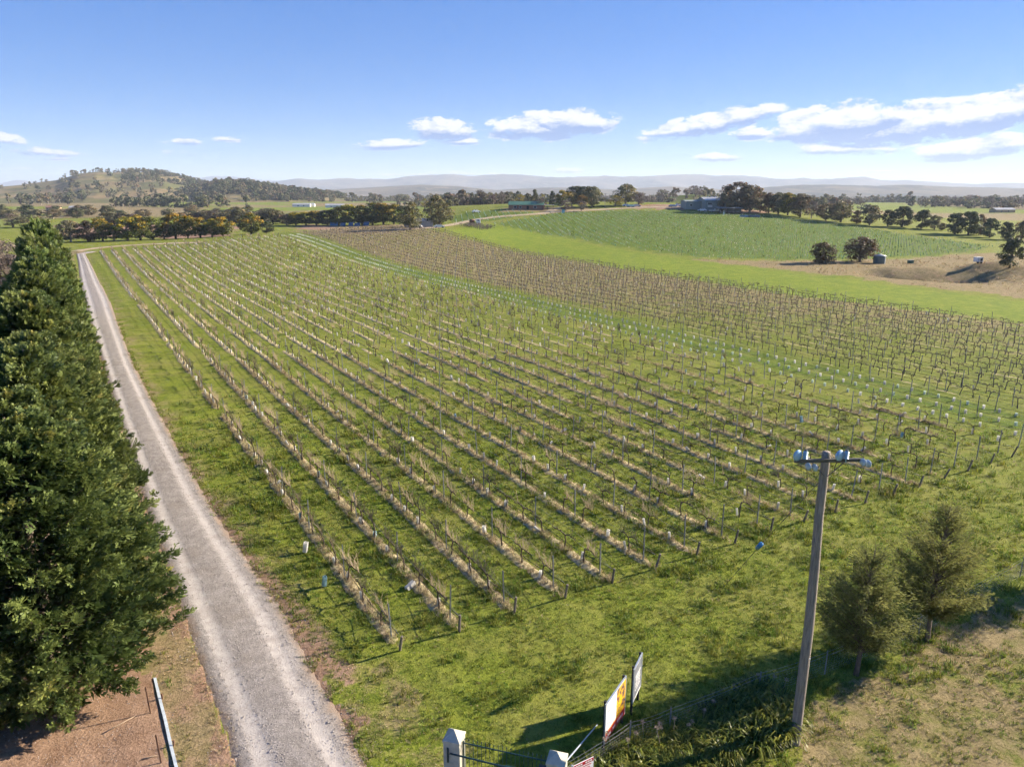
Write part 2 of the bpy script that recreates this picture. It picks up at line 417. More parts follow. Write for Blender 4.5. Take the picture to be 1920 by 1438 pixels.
def build_ground():
    ang = np.concatenate([np.arange(-180, -56, 4.0), np.arange(-56, 56.01, 0.36), np.arange(60, 180.01, 4.0)])
    ang[-1] = 180.0
    rad = np.concatenate([[0.0], 3.0 * 1.6 ** np.arange(4), 14.0 * 1.0125 ** np.arange(0, 300), 14.0 * 1.0125 ** 300 * 1.03 ** np.arange(1, 141)])
    A, R = np.meshgrid(np.radians(ang), rad)
    x, y = R * np.sin(A), R * np.cos(A)
    z = Z(x, y)
    R1 = np.hypot(x, y)
    z = z + (fbm(x / 0.9, y / 0.9, 21, 2) - 0.5) * 0.07 * sstep(-R1, -110, -50)
    t = road_t(x, y)
    onroad = (np.abs(t) < 1.0) & (y > 3) & (y < 222)
    z = np.where((np.abs(t) < 0.90) & (y > 2) & (y < 224), z - 0.07, z)
    dry = np.zeros(x.shape); dirt = np.zeros(x.shape); lush = np.zeros(x.shape); olive = np.zeros(x.shape)
    wpx = np.maximum(R1 * 0.012, 0.5)
    # soft road shoulders
    wsh = 1.42 + .5 * sstep(-y, -38, -22); sh = (t > 0.85) & (t < wsh) & (y > 2) & (y < 226)
    shoulder = np.where(sh, np.clip((wsh - t) / (wsh - 1.0), 0, 1) ** .6, 0.0) * (0.5 + 0.5 * sstep(-y, -60, -20))
    dirt = np.maximum(dirt, shoulder * 0.9)
    dry = np.maximum(dry, np.where((t > 0.9) & (t < 2.6) & (y < 226) & (y > 2), 0.42 * sstep(-t, -2.6, -1.3), 0))
    dirt = np.maximum(dirt, np.where((t < -0.9) & (t > -1.35) & (y < 226) & (y > 2), 0.7, 0.0))
    dry = np.maximum(dry, np.where((t < -1.0) & (t > -6.5) & (y < 226) & (y > 2), 0.75, 0.0))
    for poly, w, d, b, l in ((STRIP, 3, 0.22, 0.0, 0.85), (HILLV, 4, 0, 0, -0.8), (HILLV2, 4, 0, 0, -0.8), (BROWN, 3, 0.85, 0.32, 0), (YARD, 1.0, 0.35, 0.95, 0), (VERGE, 0.7, 0.85, 0.40, 0),
                             (BANK, 1.2, 0.62, 0.15, 0), (TAN, 1.6, 0.42, 0.05, 0), (FIELD1, 8, 0.9, 0.8, 0), (FIELD2, 8, 0.9, 0.7, 0), (LUSHF, 20, 0.1, 0, 0.7),
                             (WYARD, 4, 0.5, 0.9, 0), (LAWN, 4, 0.85, 0.1, 0), (SCRUB, 5, 0.9, 0.3, 0)):
        m = ramp_in(poly, x, y, w)
        dry = np.where(m > 0, d, dry); dirt = np.where(m > 0, b, dirt); lush = np.where(m > 0, l, lush)
    far = sstep(R1, 420, 700)
    ff = fbm(x / 210.0, y / 210.0, 31, 3)
    dry = np.maximum(dry, far * sstep(ff, 0.38, 0.58) * 0.85)
    neg = lush < 0; lneg = lush.copy(); lush = np.maximum(lush, far * sstep(-ff, -0.42, -0.34) * 0.6)
    # older vines on bare, browner ground
    k = ((x - E0[0]) * 0.857 + (y - E0[1]) * 0.515) / 2.796
    olive = ((k > 22.8) & (k < 39) & (y < 300) & (R1 < 330) & ~inside(STRIP, x, y)).astype(float) * sstep(R1, 55, 150)
    dry = np.maximum(dry, olive * 0.6)
    band = sstep(-np.abs(k - 20.4 - 0.006 * R1), -2.0, -1.3) * (R1 < 300) * (x > -110); dl = np.min([np.abs((x - E0[0] - EV[0] * q) * rowdir(q)[1] - (y - E0[1] - EV[1] * q) * rowdir(q)[0]) for q in (19, 20, 21)], axis=0); band = band * (.25 + .65 * sstep(-dl, -1.15, -.35)); lush = np.where(band > .05, -band, lush); neg = neg | (band > .05); lneg = np.where(band > .05, lush, lneg)
    lush = np.where(neg, lneg, lush)
    nr, na = x.shape
    i = np.arange(nr - 1)[:, None] * na + np.arange(na - 1)[None]
    F = np.stack([i, i + na, i + na + 1, i + 1], -1).reshape(-1, 4)
    m = bpy.data.materials.new('pasture'); m.use_nodes = True; nt = m.node_tree; b = nt.nodes['Principled BSDF']
    g = nt.nodes.new('ShaderNodeNewGeometry'); pos = X(nt, g.outputs['Position'])
    nA = noise(nt, pos, 0.11, 5, 0.6); nB = noise(nt, pos, 1.1, 5, 0.65); nC = noise(nt, pos, 9.0, 4, 0.7); nD = noise(nt, pos, 0.35, 4, 0.6)
    nE = noise(nt, pos, 0.02, 4, 0.6)
    fine = (nB * 0.45 + nC * 0.55)
    gcol = mixc(nt, fine.smooth(0.32, 0.68), (0.066, 0.100, 0.010), (0.215, 0.245, 0.032))
    gcol = mixc(nt, (nD * 0.6 + nA * 0.4).smooth(0.40, 0.66) * 0.55, gcol, (0.255, 0.23, 0.066))
    lcol = mixc(nt, (nB * 0.5 + nD * 0.5).smooth(0.3, 0.7), (0.085, 0.145, 0.012), (0.215, 0.258, 0.026))
    dcol = mixc(nt, fine.smooth(0.3, 0.7), (0.12, 0.092, 0.040), (0.31, 0.245, 0.125))
    scol = mixc(nt, (nB * 0.5 + nC * 0.5).smooth(0.3, 0.7), (0.17, 0.100, 0.062), (0.35, 0.235, 0.16))
    aD, aB, aL = attr(nt, 'dry'), attr(nt, 'dirt'), attr(nt, 'lush')
    br = (nB - 0.5) * 1.1 + (nD - 0.5) * 1.3 + (nC - 0.5) * 0.5
    c = mixc(nt, aL.clamp(), gcol, lcol); c = mixc(nt, (aL * -1.0).clamp(), c, mixc(nt, nB.smooth(.3, .7), (0.046, 0.090, 0.008), (0.105, 0.158, 0.016)))
    c = mixc(nt, (aD + br * (aD * 2.2).min(0.9)).smooth(0.25, 0.75), c, dcol)
    c = mixc(nt, (aB + br * (aB * 2.0).min(0.7)).smooth(0.30, 0.70), c, scol)
    nt.links.new(c.s, b.inputs['Base Color']); b.inputs['Roughness'].default_value = 0.95; b.inputs['Specular IOR Level'].default_value = 0.1
    bp = nt.nodes.new('ShaderNodeBump'); bp.inputs['Strength'].default_value = 0.7; bp.inputs['Distance'].default_value = 0.13
    nt.links.new((nB * 0.5 + nC * 0.45).s, bp.inputs['Height']); nt.links.new(bp.outputs[0], b.inputs['Normal'])
    me = np_mesh('ground', np.c_[x.ravel(), y.ravel(), z.ravel()], F, [m], True, {'dry': dry.ravel(), 'dirt': dirt.ravel(), 'lush': lush.ravel()})
    tag(link('ground', me), kind='structure')
build_ground()

def gravelmat(name, c0, c1, trackcol):
    m = bpy.data.materials.new(name); m.use_nodes = True; nt = m.node_tree; b = nt.nodes['Principled BSDF']
    g = nt.nodes.new('ShaderNodeNewGeometry'); pos = X(nt, g.outputs['Position'])
    t = attr(nt, 'across')
    n1 = noise(nt, pos, 0.5, 5, 0.6); n2 = noise(nt, pos, 14.0, 4, 0.75); n3 = noise(nt, pos, 2.2, 4, 0.6)
    c = mixc(nt, (n2 * 0.6 + n3 * 0.4).smooth(0.28, 0.72), c0, c1)
    w = (n1 - 0.5) * 0.5
    tr = ((t + w * 0.3).abs() - 0.5).abs().smooth(0.0, 0.30)
    c = mixc(nt, (1.0 - tr) * n3.rng(0.3, 0.7, 0.55, 1.0), c, trackcol)
    ed = (t.abs() + w * 0.5 + (n3 - 0.5) * 0.35).smooth(0.72, 0.98)
    c = mixc(nt, n1.smooth(.52, .7) * .35, c, (0.20, 0.165, 0.13)); c = mixc(nt, ed * 0.85, c, (0.26, 0.185, 0.125))
    nt.links.new(c.s, b.inputs['Base Color']); b.inputs['Roughness'].default_value = 0.95; b.inputs['Specular IOR Level'].default_value = 0.15
    bp = nt.nodes.new('ShaderNodeBump'); bp.inputs['Strength'].default_value = 0.6; bp.inputs['Distance'].default_value = 0.05
    nt.links.new((n2 * 0.6 + n3 * 0.4).s, bp.inputs['Height']); nt.links.new(bp.outputs[0], b.inputs['Normal'])
    return m
GRAVEL = gravelmat('gravel', (0.15, 0.133, 0.117), (0.35, 0.317, 0.285), (0.47, 0.43, 0.39))
TRACK = gravelmat('track_dirt', (0.27, 0.21, 0.13), (0.40, 0.32, 0.21), (0.46, 0.38, 0.26))
def strip_mesh(name, L, R, mat, lift=0.03, nx=17, crown=0.06, ruts=True):
    L, R = np.asarray(L), np.asarray(R); n = len(L)
    t = np.linspace(-1, 1, nx)
    x = L[:, None, 0] * (1 - t) / 2 + R[:, None, 0] * (1 + t) / 2; y = L[:, None, 1] * (1 - t) / 2 + R[:, None, 1] * (1 + t) / 2
    wob = (fbm(x / 0.8, y / 0.8, 41, 3) - 0.5) * 0.5 * np.abs(t) ** 3 * sstep(-y, -70, -35)
    x = x + wob
    z = Z(x, y) + lift + crown * (1 - t ** 2) - (0.045 * np.exp(-((np.abs(t) - 0.5) / 0.13) ** 2) if ruts else 0) + (vn(x * 2, y * 2, 5) - 0.5) * 0.02
    z = z - (0.075 if crown > .055 else .11) * sstep(np.abs(t)[None] + 0 * x, .80, 1.0)
    i = np.arange(n - 1)[:, None] * nx + np.arange(nx - 1)[None]
    F = np.stack([i, i + 1, i + nx + 1, i + nx], -1).reshape(-1, 4)
    me = np_mesh(name, np.c_[x.ravel(), y.ravel(), z.ravel()], F, [mat], True, {'across': np.tile(t, n)})
    return tag(link(name, me), kind='structure')
strip_mesh('gravel_road', np.c_[edge(RL, YS), YS], np.c_[edge(RR, YS), YS], GRAVEL)
def path_strip(name, px, width, mat, lift=0.06):
    P = np.array([gp(*q)[:2] for q in px]); d = np.r_[0, np.cumsum(np.hypot(*np.diff(P, axis=0).T))]
    s = np.linspace(0, d[-1], max(int(d[-1] / 2.5), 6)); Q = np.c_[np.interp(s, d, P[:, 0]), np.interp(s, d, P[:, 1])]
    for _ in range(6): Q[1:-1] = (Q[:-2] + 2 * Q[1:-1] + Q[2:]) / 4
    T = np.gradient(Q, axis=0); T /= np.linalg.norm(T, axis=1)[:, None]; N = np.c_[-T[:, 1], T[:, 0]]
    return strip_mesh(name, Q + N * width / 2, Q - N * width / 2, mat, lift, 9, 0.05, False)
path_strip('farm_track', [(138, 472), (170, 466), (230, 461), (300, 457.5), (380, 455)], 4.0, TRACK, 0.10)
path_strip('dirt_road', [(735, 432), (790, 429), (830, 424), (880, 414), (930, 407), (1000, 402.5), (1030, 399), (1090, 395), (1160, 391.5), (1230, 389), (1300, 391)], 6.5, TRACK, 0.16)
path_strip('house_drive', [(1028, 399), (1035, 394), (1055, 389.5), (1075, 388)], 5.0, TRACK, 0.18)

# ---- hills and ranges
def hillmat(name, c0, c1, c2, s, far=False):
    m = bpy.data.materials.new(name); m.use_nodes = True; nt = m.node_tree; b = nt.nodes['Principled BSDF']
    g = nt.nodes.new('ShaderNodeNewGeometry'); pos = X(nt, g.outputs['Position'])
    n1 = noise(nt, pos, s, 5, 0.6); n2 = noise(nt, pos, s * 6, 5, 0.65)
    c = mixc(nt, n1.smooth(0.38, 0.62), c0, c1); c = mixc(nt, n2.smooth(0.5, 0.68), c, c2)
    nt.links.new(c.s, b.inputs['Base Color']); b.inputs['Roughness'].default_value = 1.0; b.inputs['Specular IOR Level'].default_value = 0.0
    return m
HILLMAT = hillmat('hill_pasture', (0.125, 0.13, 0.055), (0.25, 0.19, 0.105), (0.11, 0.095, 0.06), 0.006)
RANGEMAT = hillmat('range_bush', (0.17, 0.14, 0.09), (0.075, 0.072, 0.05), (0.21, 0.17, 0.11), 0.0014)
def crest_fn(px, Y0, extra=0.0):
    a = [ray(u, v) for (u, v) in px]
    ta = np.array([d[0] / d[1] for d in a]); hz = np.array([CAM_H + d[2] / d[1] * Y0 for d in a]) + extra
    return lambda tx: np.interp(tx, ta, hz, left=0, right=0)
def ridge(name, px, Y0, Yf, Yb, mat, rough, seed, nx=260, ny=44, p=1.0):
    cf = crest_fn(px, Y0); ta = [ray(u, v)[0] / ray(u, v)[1] for (u, v) in px]
    tx = np.linspace(min(ta), max(ta), nx); ys = np.concatenate([np.linspace(Yf, Y0, ny), np.linspace(Y0, Yb, ny // 2)[1:]])
    T, Yg = np.meshgrid(tx, ys); Xg = T * Yg
    s = np.where(Yg < Y0, ((Yg - Yf) / (Y0 - Yf)) ** p, 1 - ((Yg - Y0) / (Yb - Y0)) ** 2); s = np.clip(s, 0, 1); s = s * s * (3 - 2 * s)
    c = cf(T + (fbm(Xg / (Y0 * 0.05), Yg / (Y0 * 0.05), seed + 5, 2) - 0.5) * 0.05 * (1 - s))
    n = fbm(Xg / (Y0 * 0.035), Yg / (Y0 * 0.035), seed, 5)
    zz = c * s * (1 + (n - 0.5) * rough * (1 - 0.75 * s)) - 3.0 - (8 if Y0 < 4000 else 45) * (1 - s)
    i = np.arange(len(ys) - 1)[:, None] * nx + np.arange(nx - 1)[None]
    F = np.stack([i, i + 1, i + nx + 1, i + nx], -1).reshape(-1, 4)
    me = np_mesh(name, np.c_[Xg.ravel(), Yg.ravel(), zz.ravel()], F, [mat], True)
    o = tag(link(name, me), kind='structure')
    from mathutils.bvhtree import BVHTree
    bv = BVHTree.FromPolygons([tuple(v) for v in np.c_[Xg.ravel(), Yg.ravel(), zz.ravel()]], [tuple(f) for f in F])
    return bv
def bvz(bv, x, y):
    h = bv.ray_cast(Vector((x, y, 5000)), Vector((0, 0, -1)), 6000); return h[0].z if h[0] else None
LHILL = [(-500, 372), (-300, 362), (-150, 354), (0, 349), (60, 344), (105, 338), (140, 327), (178, 322), (215, 324), (262, 324), (300, 326), (335, 332), (370, 342), (410, 348), (470, 354), (560, 364)]
HILL_BV = ridge('hill', LHILL, 2300, 900, 3400, HILLMAT, 0.9, 60)
WHILL = [(250, 392), (310, 372), (360, 356), (400, 346), (430, 342), (455, 343), (500, 350), (545, 357), (600, 364), (660, 372)]
WOOD_BV = ridge('wooded_hill', WHILL, 1650, 1050, 2200, HILLMAT, 0.4, 70, 120, 30)
KNOLL = [(1190, 390), (1225, 376), (1255, 366), (1290, 361), (1330, 362), (1370, 368), (1420, 380), (1450, 392)]
KNOLL_BV = ridge('knoll', KNOLL, 950, 640, 1200, hillmat('knoll_grass', (0.09, 0.135, 0.03), (0.14, 0.15, 0.05), (0.09, 0.09, 0.04), 0.01), 0.3, 75, 60, 16)
FOOT = [(430, 368), (560, 358), (640, 354), (720, 350), (790, 346), (850, 349), (930, 356), (1050, 351), (1150, 355), (1260, 350), (1380, 356), (1460, 349), (1560, 346), (1640, 349), (1700, 346), (1790, 350), (1900, 353), (2050, 352), (2300, 362)]
ridge('foothills', FOOT, 5600, 3600, 7600, RANGEMAT, 1.3, 80, 360, 50)
RANGE = [(300, 366), (420, 352), (480, 345), (560, 335), (600, 338), (650, 335), (720, 337), (770, 333), (800, 330), (835, 328), (875, 333), (920, 330), (985, 329), (1060, 333), (1140, 331), (1200, 334), (1250, 331), (1310, 330), (1390, 331), (1450, 335), (1520, 336), (1590, 332), (1620, 332), (1650, 339), (1700, 338), (1760, 343), (1830, 345), (1920, 344), (2050, 350), (2400, 366)]
ridge('mountain_range', RANGE, 11500, 8600, 13800, RANGEMAT, 1.6, 90, 420, 60)
FAR = [(-500, 352), (-200, 345), (0, 344), (30, 338), (70, 341), (150, 347), (300, 342), (360, 336), (400, 330), (440, 332), (500, 338), (700, 350)]
ridge('blue_range', FAR, 15500, 14200, 16800, RANGEMAT, 0.6, 95, 120, 16)

# ------------------------------------------------------------------ scattering helper for uncountable stuff
def scatter(name, protos, P, rz, scl, idx=None, tilt=None, label=None):
    """many small instances of a few meshes as ONE object (grass, far vines, a far wood)"""
    n = len(P)
    me = bpy.data.meshes.new(name); me.vertices.add(n); me.vertices.foreach_set('co', np.asarray(P, np.float32).ravel())
    rot = np.zeros((n, 3), np.float32); rot[:, 2] = rz
    if tilt is not None: rot[:, :2] = tilt
    a = me.attributes.new('rot', 'FLOAT_VECTOR', 'POINT'); a.data.foreach_set('vector', rot.ravel())
    s = np.asarray(scl, np.float32)
    if s.ndim == 1: s = np.repeat(s[:, None], 3, 1)
    a = me.attributes.new('scl', 'FLOAT_VECTOR', 'POINT'); a.data.foreach_set('vector', s.ravel())
    if idx is None: idx = rng.integers(0, len(protos), n)
    a = me.attributes.new('idx', 'INT', 'POINT'); a.data.foreach_set('value', np.asarray(idx, np.int32))
    col = bpy.data.collections.new(name + '_pieces')
    for i, m in enumerate(protos):
        col.objects.link(bpy.data.objects.new('%s_piece_%02d' % (name, i), m))
    g = bpy.data.node_groups.new(name, 'GeometryNodeTree')
    g.interface.new_socket('Geometry', in_out='INPUT', socket_type='NodeSocketGeometry')
    g.interface.new_socket('Geometry', in_out='OUTPUT', socket_type='NodeSocketGeometry')
    N, L = g.nodes.new, g.links.new
    gi, go = N('NodeGroupInput'), N('NodeGroupOutput')
    ci = N('GeometryNodeCollectionInfo'); ci.inputs['Collection'].default_value = col
    ci.inputs['Separate Children'].default_value = True; ci.inputs['Reset Children'].default_value = True
    ip = N('GeometryNodeInstanceOnPoints'); ip.inputs['Pick Instance'].default_value = True
    L(gi.outputs[0], ip.inputs['Points']); L(ci.outputs[0], ip.inputs['Instance'])
    for nm, ty, sk in (('rot', 'FLOAT_VECTOR', 'Rotation'), ('scl', 'FLOAT_VECTOR', 'Scale'), ('idx', 'INT', 'Instance Index')):
        na = N('GeometryNodeInputNamedAttribute'); na.data_type = ty; na.inputs['Name'].default_value = nm
        L(na.outputs['Attribute'], ip.inputs[sk])
    L(ip.outputs[0], go.inputs[0])
    o = link(name, me); md = o.modifiers.new('scatter', 'NODES'); md.node_group = g
    return tag(o, label, None, None, 'stuff')

# ------------------------------------------------------------------ vineyard
BARK = basic('vine_bark', (0.085, 0.062, 0.046), 0.9, 0.45, 14, bump=0.6, bscale=50, obj_rand=0.2)
CANE = basic('vine_cane', (0.30, 0.235, 0.15), 0.8, 0.3, 20, obj_rand=0.2)
DARKCANE = basic('old_vine_wood', (0.112, 0.090, 0.083), 0.9, 0.35, 12, obj_rand=0.25)
STEEL = basic('galvanised_steel', (0.23, 0.24, 0.25), 0.55, 0.25, 6, metal=0.35, spec=0.4, obj_rand=0.15)
GREYWOOD = basic('weathered_wood', (0.17, 0.145, 0.12), 0.9, 0.4, 3, bump=0.5, bscale=20, stretch=(8, 8, 1), obj_rand=0.2)
HOSE = basic('black_hose', (0.02, 0.019, 0.018), 0.6, 0.1, 3)
WIRE = basic('fence_wire', (0.25, 0.25, 0.25), 0.5, 0.1, 3, metal=0.6)
def guardmat(name, col, tr):
    m = bpy.data.materials.new(name); m.use_nodes = True; t = m.node_tree; b = t.nodes['Principled BSDF']
    oi = t.nodes.new('ShaderNodeObjectInfo'); tcn = t.nodes.new('ShaderNodeTexCoord')
    n = noise(t, X(t, tcn.outputs['Object']), 7.0, 3)
    f = X(t, oi.outputs['Random']).rng(0, 1, 0.82, 1.05) * n.rng(0.3, 0.7, 0.88, 1.04)
    hs = t.nodes.new('ShaderNodeHueSaturation'); hs.inputs['Color'].default_value = (*col, 1); t.links.new(f.s, hs.inputs['Value'])
    t.links.new(hs.outputs[0], b.inputs['Base Color']); b.inputs['Roughness'].default_value = 0.5
    tl = t.nodes.new('ShaderNodeBsdfTranslucent'); t.links.new(hs.outputs[0], tl.inputs[0])
    mx = t.nodes.new('ShaderNodeMixShader'); mx.inputs[0].default_value = tr
    t.links.new(b.outputs[0], mx.inputs[1]); t.links.new(tl.outputs[0], mx.inputs[2]); t.links.new(mx.outputs[0], t.nodes['Material Output'].inputs[0])
    return m
GUARD = guardmat('white_carton', (0.90, 0.89, 0.85), 0.62)
GUARDB = guardmat('pale_blue_sleeve', (0.48, 0.68, 0.70), 0.3)
GUARDG = guardmat('pale_green_sleeve', (0.42, 0.68, 0.50), 0.35)

def vine_parts(seed, canes, dark=False, h=None):
    r = random.Random(seed); h = h or r.uniform(0.78, 0.98)
    lean = (r.uniform(-0.10, 0.10), r.uniform(-0.16, 0.16))
    tr = MB(); p = []
    for i in range(6):
        t = i / 5; p.append((lean[0] * t + r.uniform(-.025, .025) * (i > 0), lean[1] * t * t + r.uniform(-.03, .03) * (i > 0), h * t - (0.05 if i == 0 else 0)))
    tr.tube(p, [0.052, 0.043, 0.038, 0.034, 0.034, 0.040], 6)
    co = MB(); cn = MB(); top = Vector(p[-1])
    al = (.35, .68) if dark else (.55, .98)
    sides = [(1, r.uniform(*al)), (-1, r.uniform(*al))]
    if r.random() < 0.22: sides = sides[:1]
    tips = []
    for sg, ln in sides:
        q = [top - Vector((0, 0, 0.06))]
        for i in range(1, 6):
            t = i / 5; q.append(Vector((top.x + r.uniform(-.03, .03), top.y + sg * ln * t, top.z + 0.05 * math.sin(t * 3) + r.uniform(-.035, .035))))
        co.tube(q, [0.032, 0.029, 0.026, 0.024, 0.020, 0.014], 5); tips += q[1:]
    for q in tips:
        for _ in range(2):
            a = q + Vector((r.uniform(-.02, .02), r.uniform(-.06, .06), 0)); b = a + Vector((r.uniform(-.07, .07), r.uniform(-.05, .05), r.uniform(.05, .13)))
            co.tube([a, b], [0.015, 0.008], 4)
    if canes:
        for _ in range(canes):
            a = Vector(r.choice(tips)) + Vector((0, r.uniform(-.08, .08), 0.02)); ln = r.uniform(.35, .95) * (.5 if dark else 1)
            d = Vector((r.uniform(-.35, .35), r.uniform(-.45, .45), 1.0))
            b = a + d * ln * 0.5; c = b + (d + Vector((r.uniform(-.5, .5), r.uniform(-.5, .5), -0.25))) * ln * 0.5
            cn.tube([a, b, c], [0.0095, 0.0075, 0.005], 3, False)
    return tr, co, cn
VINES = [vine_parts(100 + i, 30) for i in range(6)]            # unpruned, with pale canes
PRUNED = [vine_parts(200 + i, 3) for i in range(6)]             # pruned back to the arms
OLD = [vine_parts(300 + i, 12, True, .92) for i in range(6)]
def vine_meshes(v, dark=False):
    return [v[0].mesh('trunk', BARK, True), v[1].mesh('cordon', BARK, True), v[2].mesh('canes', CANE)]
VM, PM = [vine_meshes(v) for v in VINES], [vine_meshes(v) for v in PRUNED]
def joined(v, name, mat, canemat):
    b = MB(); b.add(v[0].v, v[0].f); b.add(v[1].v, v[1].f); n = len(b.f); b.add(v[2].v, v[2].f)
    me = b.mesh(name, [mat, canemat]); mi = np.zeros(len(me.polygons), np.int32); mi[n:] = 1
    me.polygons.foreach_set('material_index', mi); return me
VJ = [joined(v, 'vine_piece', BARK, CANE) for v in VINES]; PJ = [joined(v, 'vine_piece', BARK, CANE) for v in PRUNED]
OJ = [joined(v, 'old_vine_piece', DARKCANE, basic('old_cane', (0.215, 0.172, 0.158), .85, .25, 12, obj_rand=.2)) for v in OLD]

def carton(w, h, mat, flare=1.0):
    """open-topped sleeve with a fold seam"""
    b = MB(); e = w / 2; T = 0.006
    for z0, z1, s0, s1 in ((0, h, 1.0, flare),):
        o = [(-e, -e), (e, -e), (e, e), (-e, e)]
        vs = [(x * s0, y * s0, z0) for x, y in o] + [(x * s1, y * s1, z1) for x, y in o] + [(x * s1 * .9, y * s1 * .9, z1) for x, y in o] + [(x * s0 * .9, y * s0 * .9, z0 + 0.02) for x, y in o]
        fs = []
        for i in range(4):
            j = (i + 1) % 4; fs += [(i, j, 4 + j, 4 + i), (4 + i, 4 + j, 8 + j, 8 + i), (8 + i, 8 + j, 12 + j, 12 + i)]
        b.add(vs, fs)
    b.box((0, -e - .006, h * .5), (.02, .01, h * .96))
    return b.mesh('vine_guard', mat)
GM = [carton(0.11, 0.47, GUARD), carton(0.12, 0.42, GUARD, 1.12), carton(0.17, 0.45, GUARD, 1.0), carton(0.16, 0.42, GUARDB, 0.9)]
SEED = [carton(0.16, 0.38, GUARD), carton(0.16, 0.36, guardmat('mint_sleeve', (0.80, 0.87, 0.78), 0.55))]
def steelpost(h):
    b = MB(); b.box((0, 0, h / 2 - .1), (0.012, 0.055, h + .2)); b.box((0.022, 0.0265, h / 2 - .1), (0.036, 0.008, h + .2)); b.box((0.022, -0.0265, h / 2 - .1), (0.036, 0.008, h + .2))
    return b.mesh('post', STEEL)
POSTM = steelpost(1.92)
def endpost():
    b = MB(); b.lathe([(0.055, -0.25), (0.062, 0.3), (0.058, 0.93), (0.050, 0.955)], 8); return b.mesh('end_post', GREYWOOD, False)
ENDM = endpost()

NROWS = 38
YOUNG = (19, 20, 21)
POST_GAP, VINE_GAP = 6.05, 2.02
def visible(p, m=60):
    fw = p[1] * CT + CAM_H * ST
    if fw < 1: return False
    u = PW / 2 + FPX * p[0] / fw; v = PH / 2 + FPX * (CAM_H * CT - p[1] * ST) / fw
    return -m < u < PW + m and v < PH + m
allv, allg, allp, alls = [], [], [], []
for k in range(NROWS):
    d = rowdir(k); az = math.atan2(-d[0], d[1]); L = rowlen(k)
    r = random.Random(900 + k)
    off = r.uniform(0.3, 0.7)
    for i in range(int(L / POST_GAP)):
        s = 0.95 + i * POST_GAP; p = rowpt(k, s)
        if visible(p): allp.append((np.hypot(*p), k, i, p, az))
    if k in YOUNG:
        for i in range(int(L / 1.35)):
            s = 1.2 + i * 1.35 + r.uniform(-.12, .12); p = rowpt(k, s)
            if r.random() < 0.95 and visible(p): alls.append((np.hypot(*p), k, i, p, az))
        continue
    vg = VINE_GAP if k < 19 else 1.2
    for i in range(int(L / vg)):
        s = 1.6 + off + i * vg + r.uniform(-.2, .2); p = rowpt(k, s)
        if not visible(p): continue
        has = r.random() < (0.82 if k < 3 else 0.78 if k < 19 else 0.93)
        if has: allv.append((np.hypot(*p), k, i, p, az))
        if r.random() < (0.62 if k < 19 else 0.03):
            q = p + np.array([r.uniform(-.05, .05), r.uniform(-.05, .05)]) + d * r.uniform(0.10, 0.24) * (1 if has else 0)
            allg.append((np.hypot(*q), k, i, q, az))
for l in (allv, allg, allp, alls): l.sort(key=lambda t: t[0])
def rowname(k): return 'row beside the drive' if k == 0 else '%s row from the drive' % ordw(k)

def seqs(items):
    """position of each kept item along its row"""
    by = {}
    for it in items: by.setdefault(it[1], []).append(it)
    out = {}
    for k, l in by.items():
        for n, it in enumerate(sorted(l, key=lambda t: t[2])): out[(k, it[2])] = n
    return out
SV, SG = seqs(allv[:300]), seqs(allg[:300])
for n, (R, k, i, p, az) in enumerate(allv[:300]):
    r = random.Random(5000 + n)
    few = k >= 4 and r.random() < min(0.12 + 0.07 * k, 0.85)
    ms = r.choice(PM if few else VM)
    root = empty('grapevine', (p[0], p[1], z1(p[0], p[1])), 'leafless grapevine, %s from the near end, %s' % (ordw(SV[(k, i)]), rowname(k)), 'grapevine',
                 'leafless grapevines along the rows', az + (math.pi if r.random() < .5 else 0) + r.uniform(-.12, .12))
    sc_ = r.uniform(0.88, 1.12); root.scale = (sc_,) * 3
    for nm, me in zip(('trunk', 'cordon', 'canes'), ms):
        c_ = link(nm, me, root)
        if nm == 'canes': c_['kind'] = 'stuff'
for n, (R, k, i, p, az) in enumerate(allg[:300]):
    r = random.Random(7000 + n); q = r.random()
    me = GM[0] if q < .55 else GM[1] if q < .85 else GM[2] if q < .98 else GM[3]
    t = (r.gauss(0, .10), r.gauss(0, .10)) if r.random() < .86 else (r.choice((-1, 1)) * r.uniform(.4, 1.1), r.uniform(-.4, .4))
    o = link('vine_guard', me, None, (p[0], p[1], z1(p[0], p[1]) + 0.05), (t[0], t[1], az + .85 + r.uniform(-.45, .45)))
    col = 'pale blue' if me is GM[3] else 'white'
    tag(o, '%s carton vine guard, %s from the near end, %s' % (col, ordw(SG[(k, i)]), rowname(k)), 'vine guard', 'carton guards along the vine rows')
SS = seqs(alls[:300])
for n, (R, k, i, p, az) in enumerate(alls[:300]):
    r = random.Random(8000 + n); me = SEED[0] if r.random() < .6 else SEED[1]
    o = link('young_vine_guard', me, None, (p[0], p[1], z1(p[0], p[1]) - .01), (r.gauss(0, .07), r.gauss(0, .07), az + r.uniform(-.3, .3)))
    tag(o, 'small %s vine guard, %s from the near end, %s' % ('white' if me is SEED[0] else 'pale green', ordw(SS[(k, i)]), rowname(k)), 'vine guard', 'small guards on the young vines')
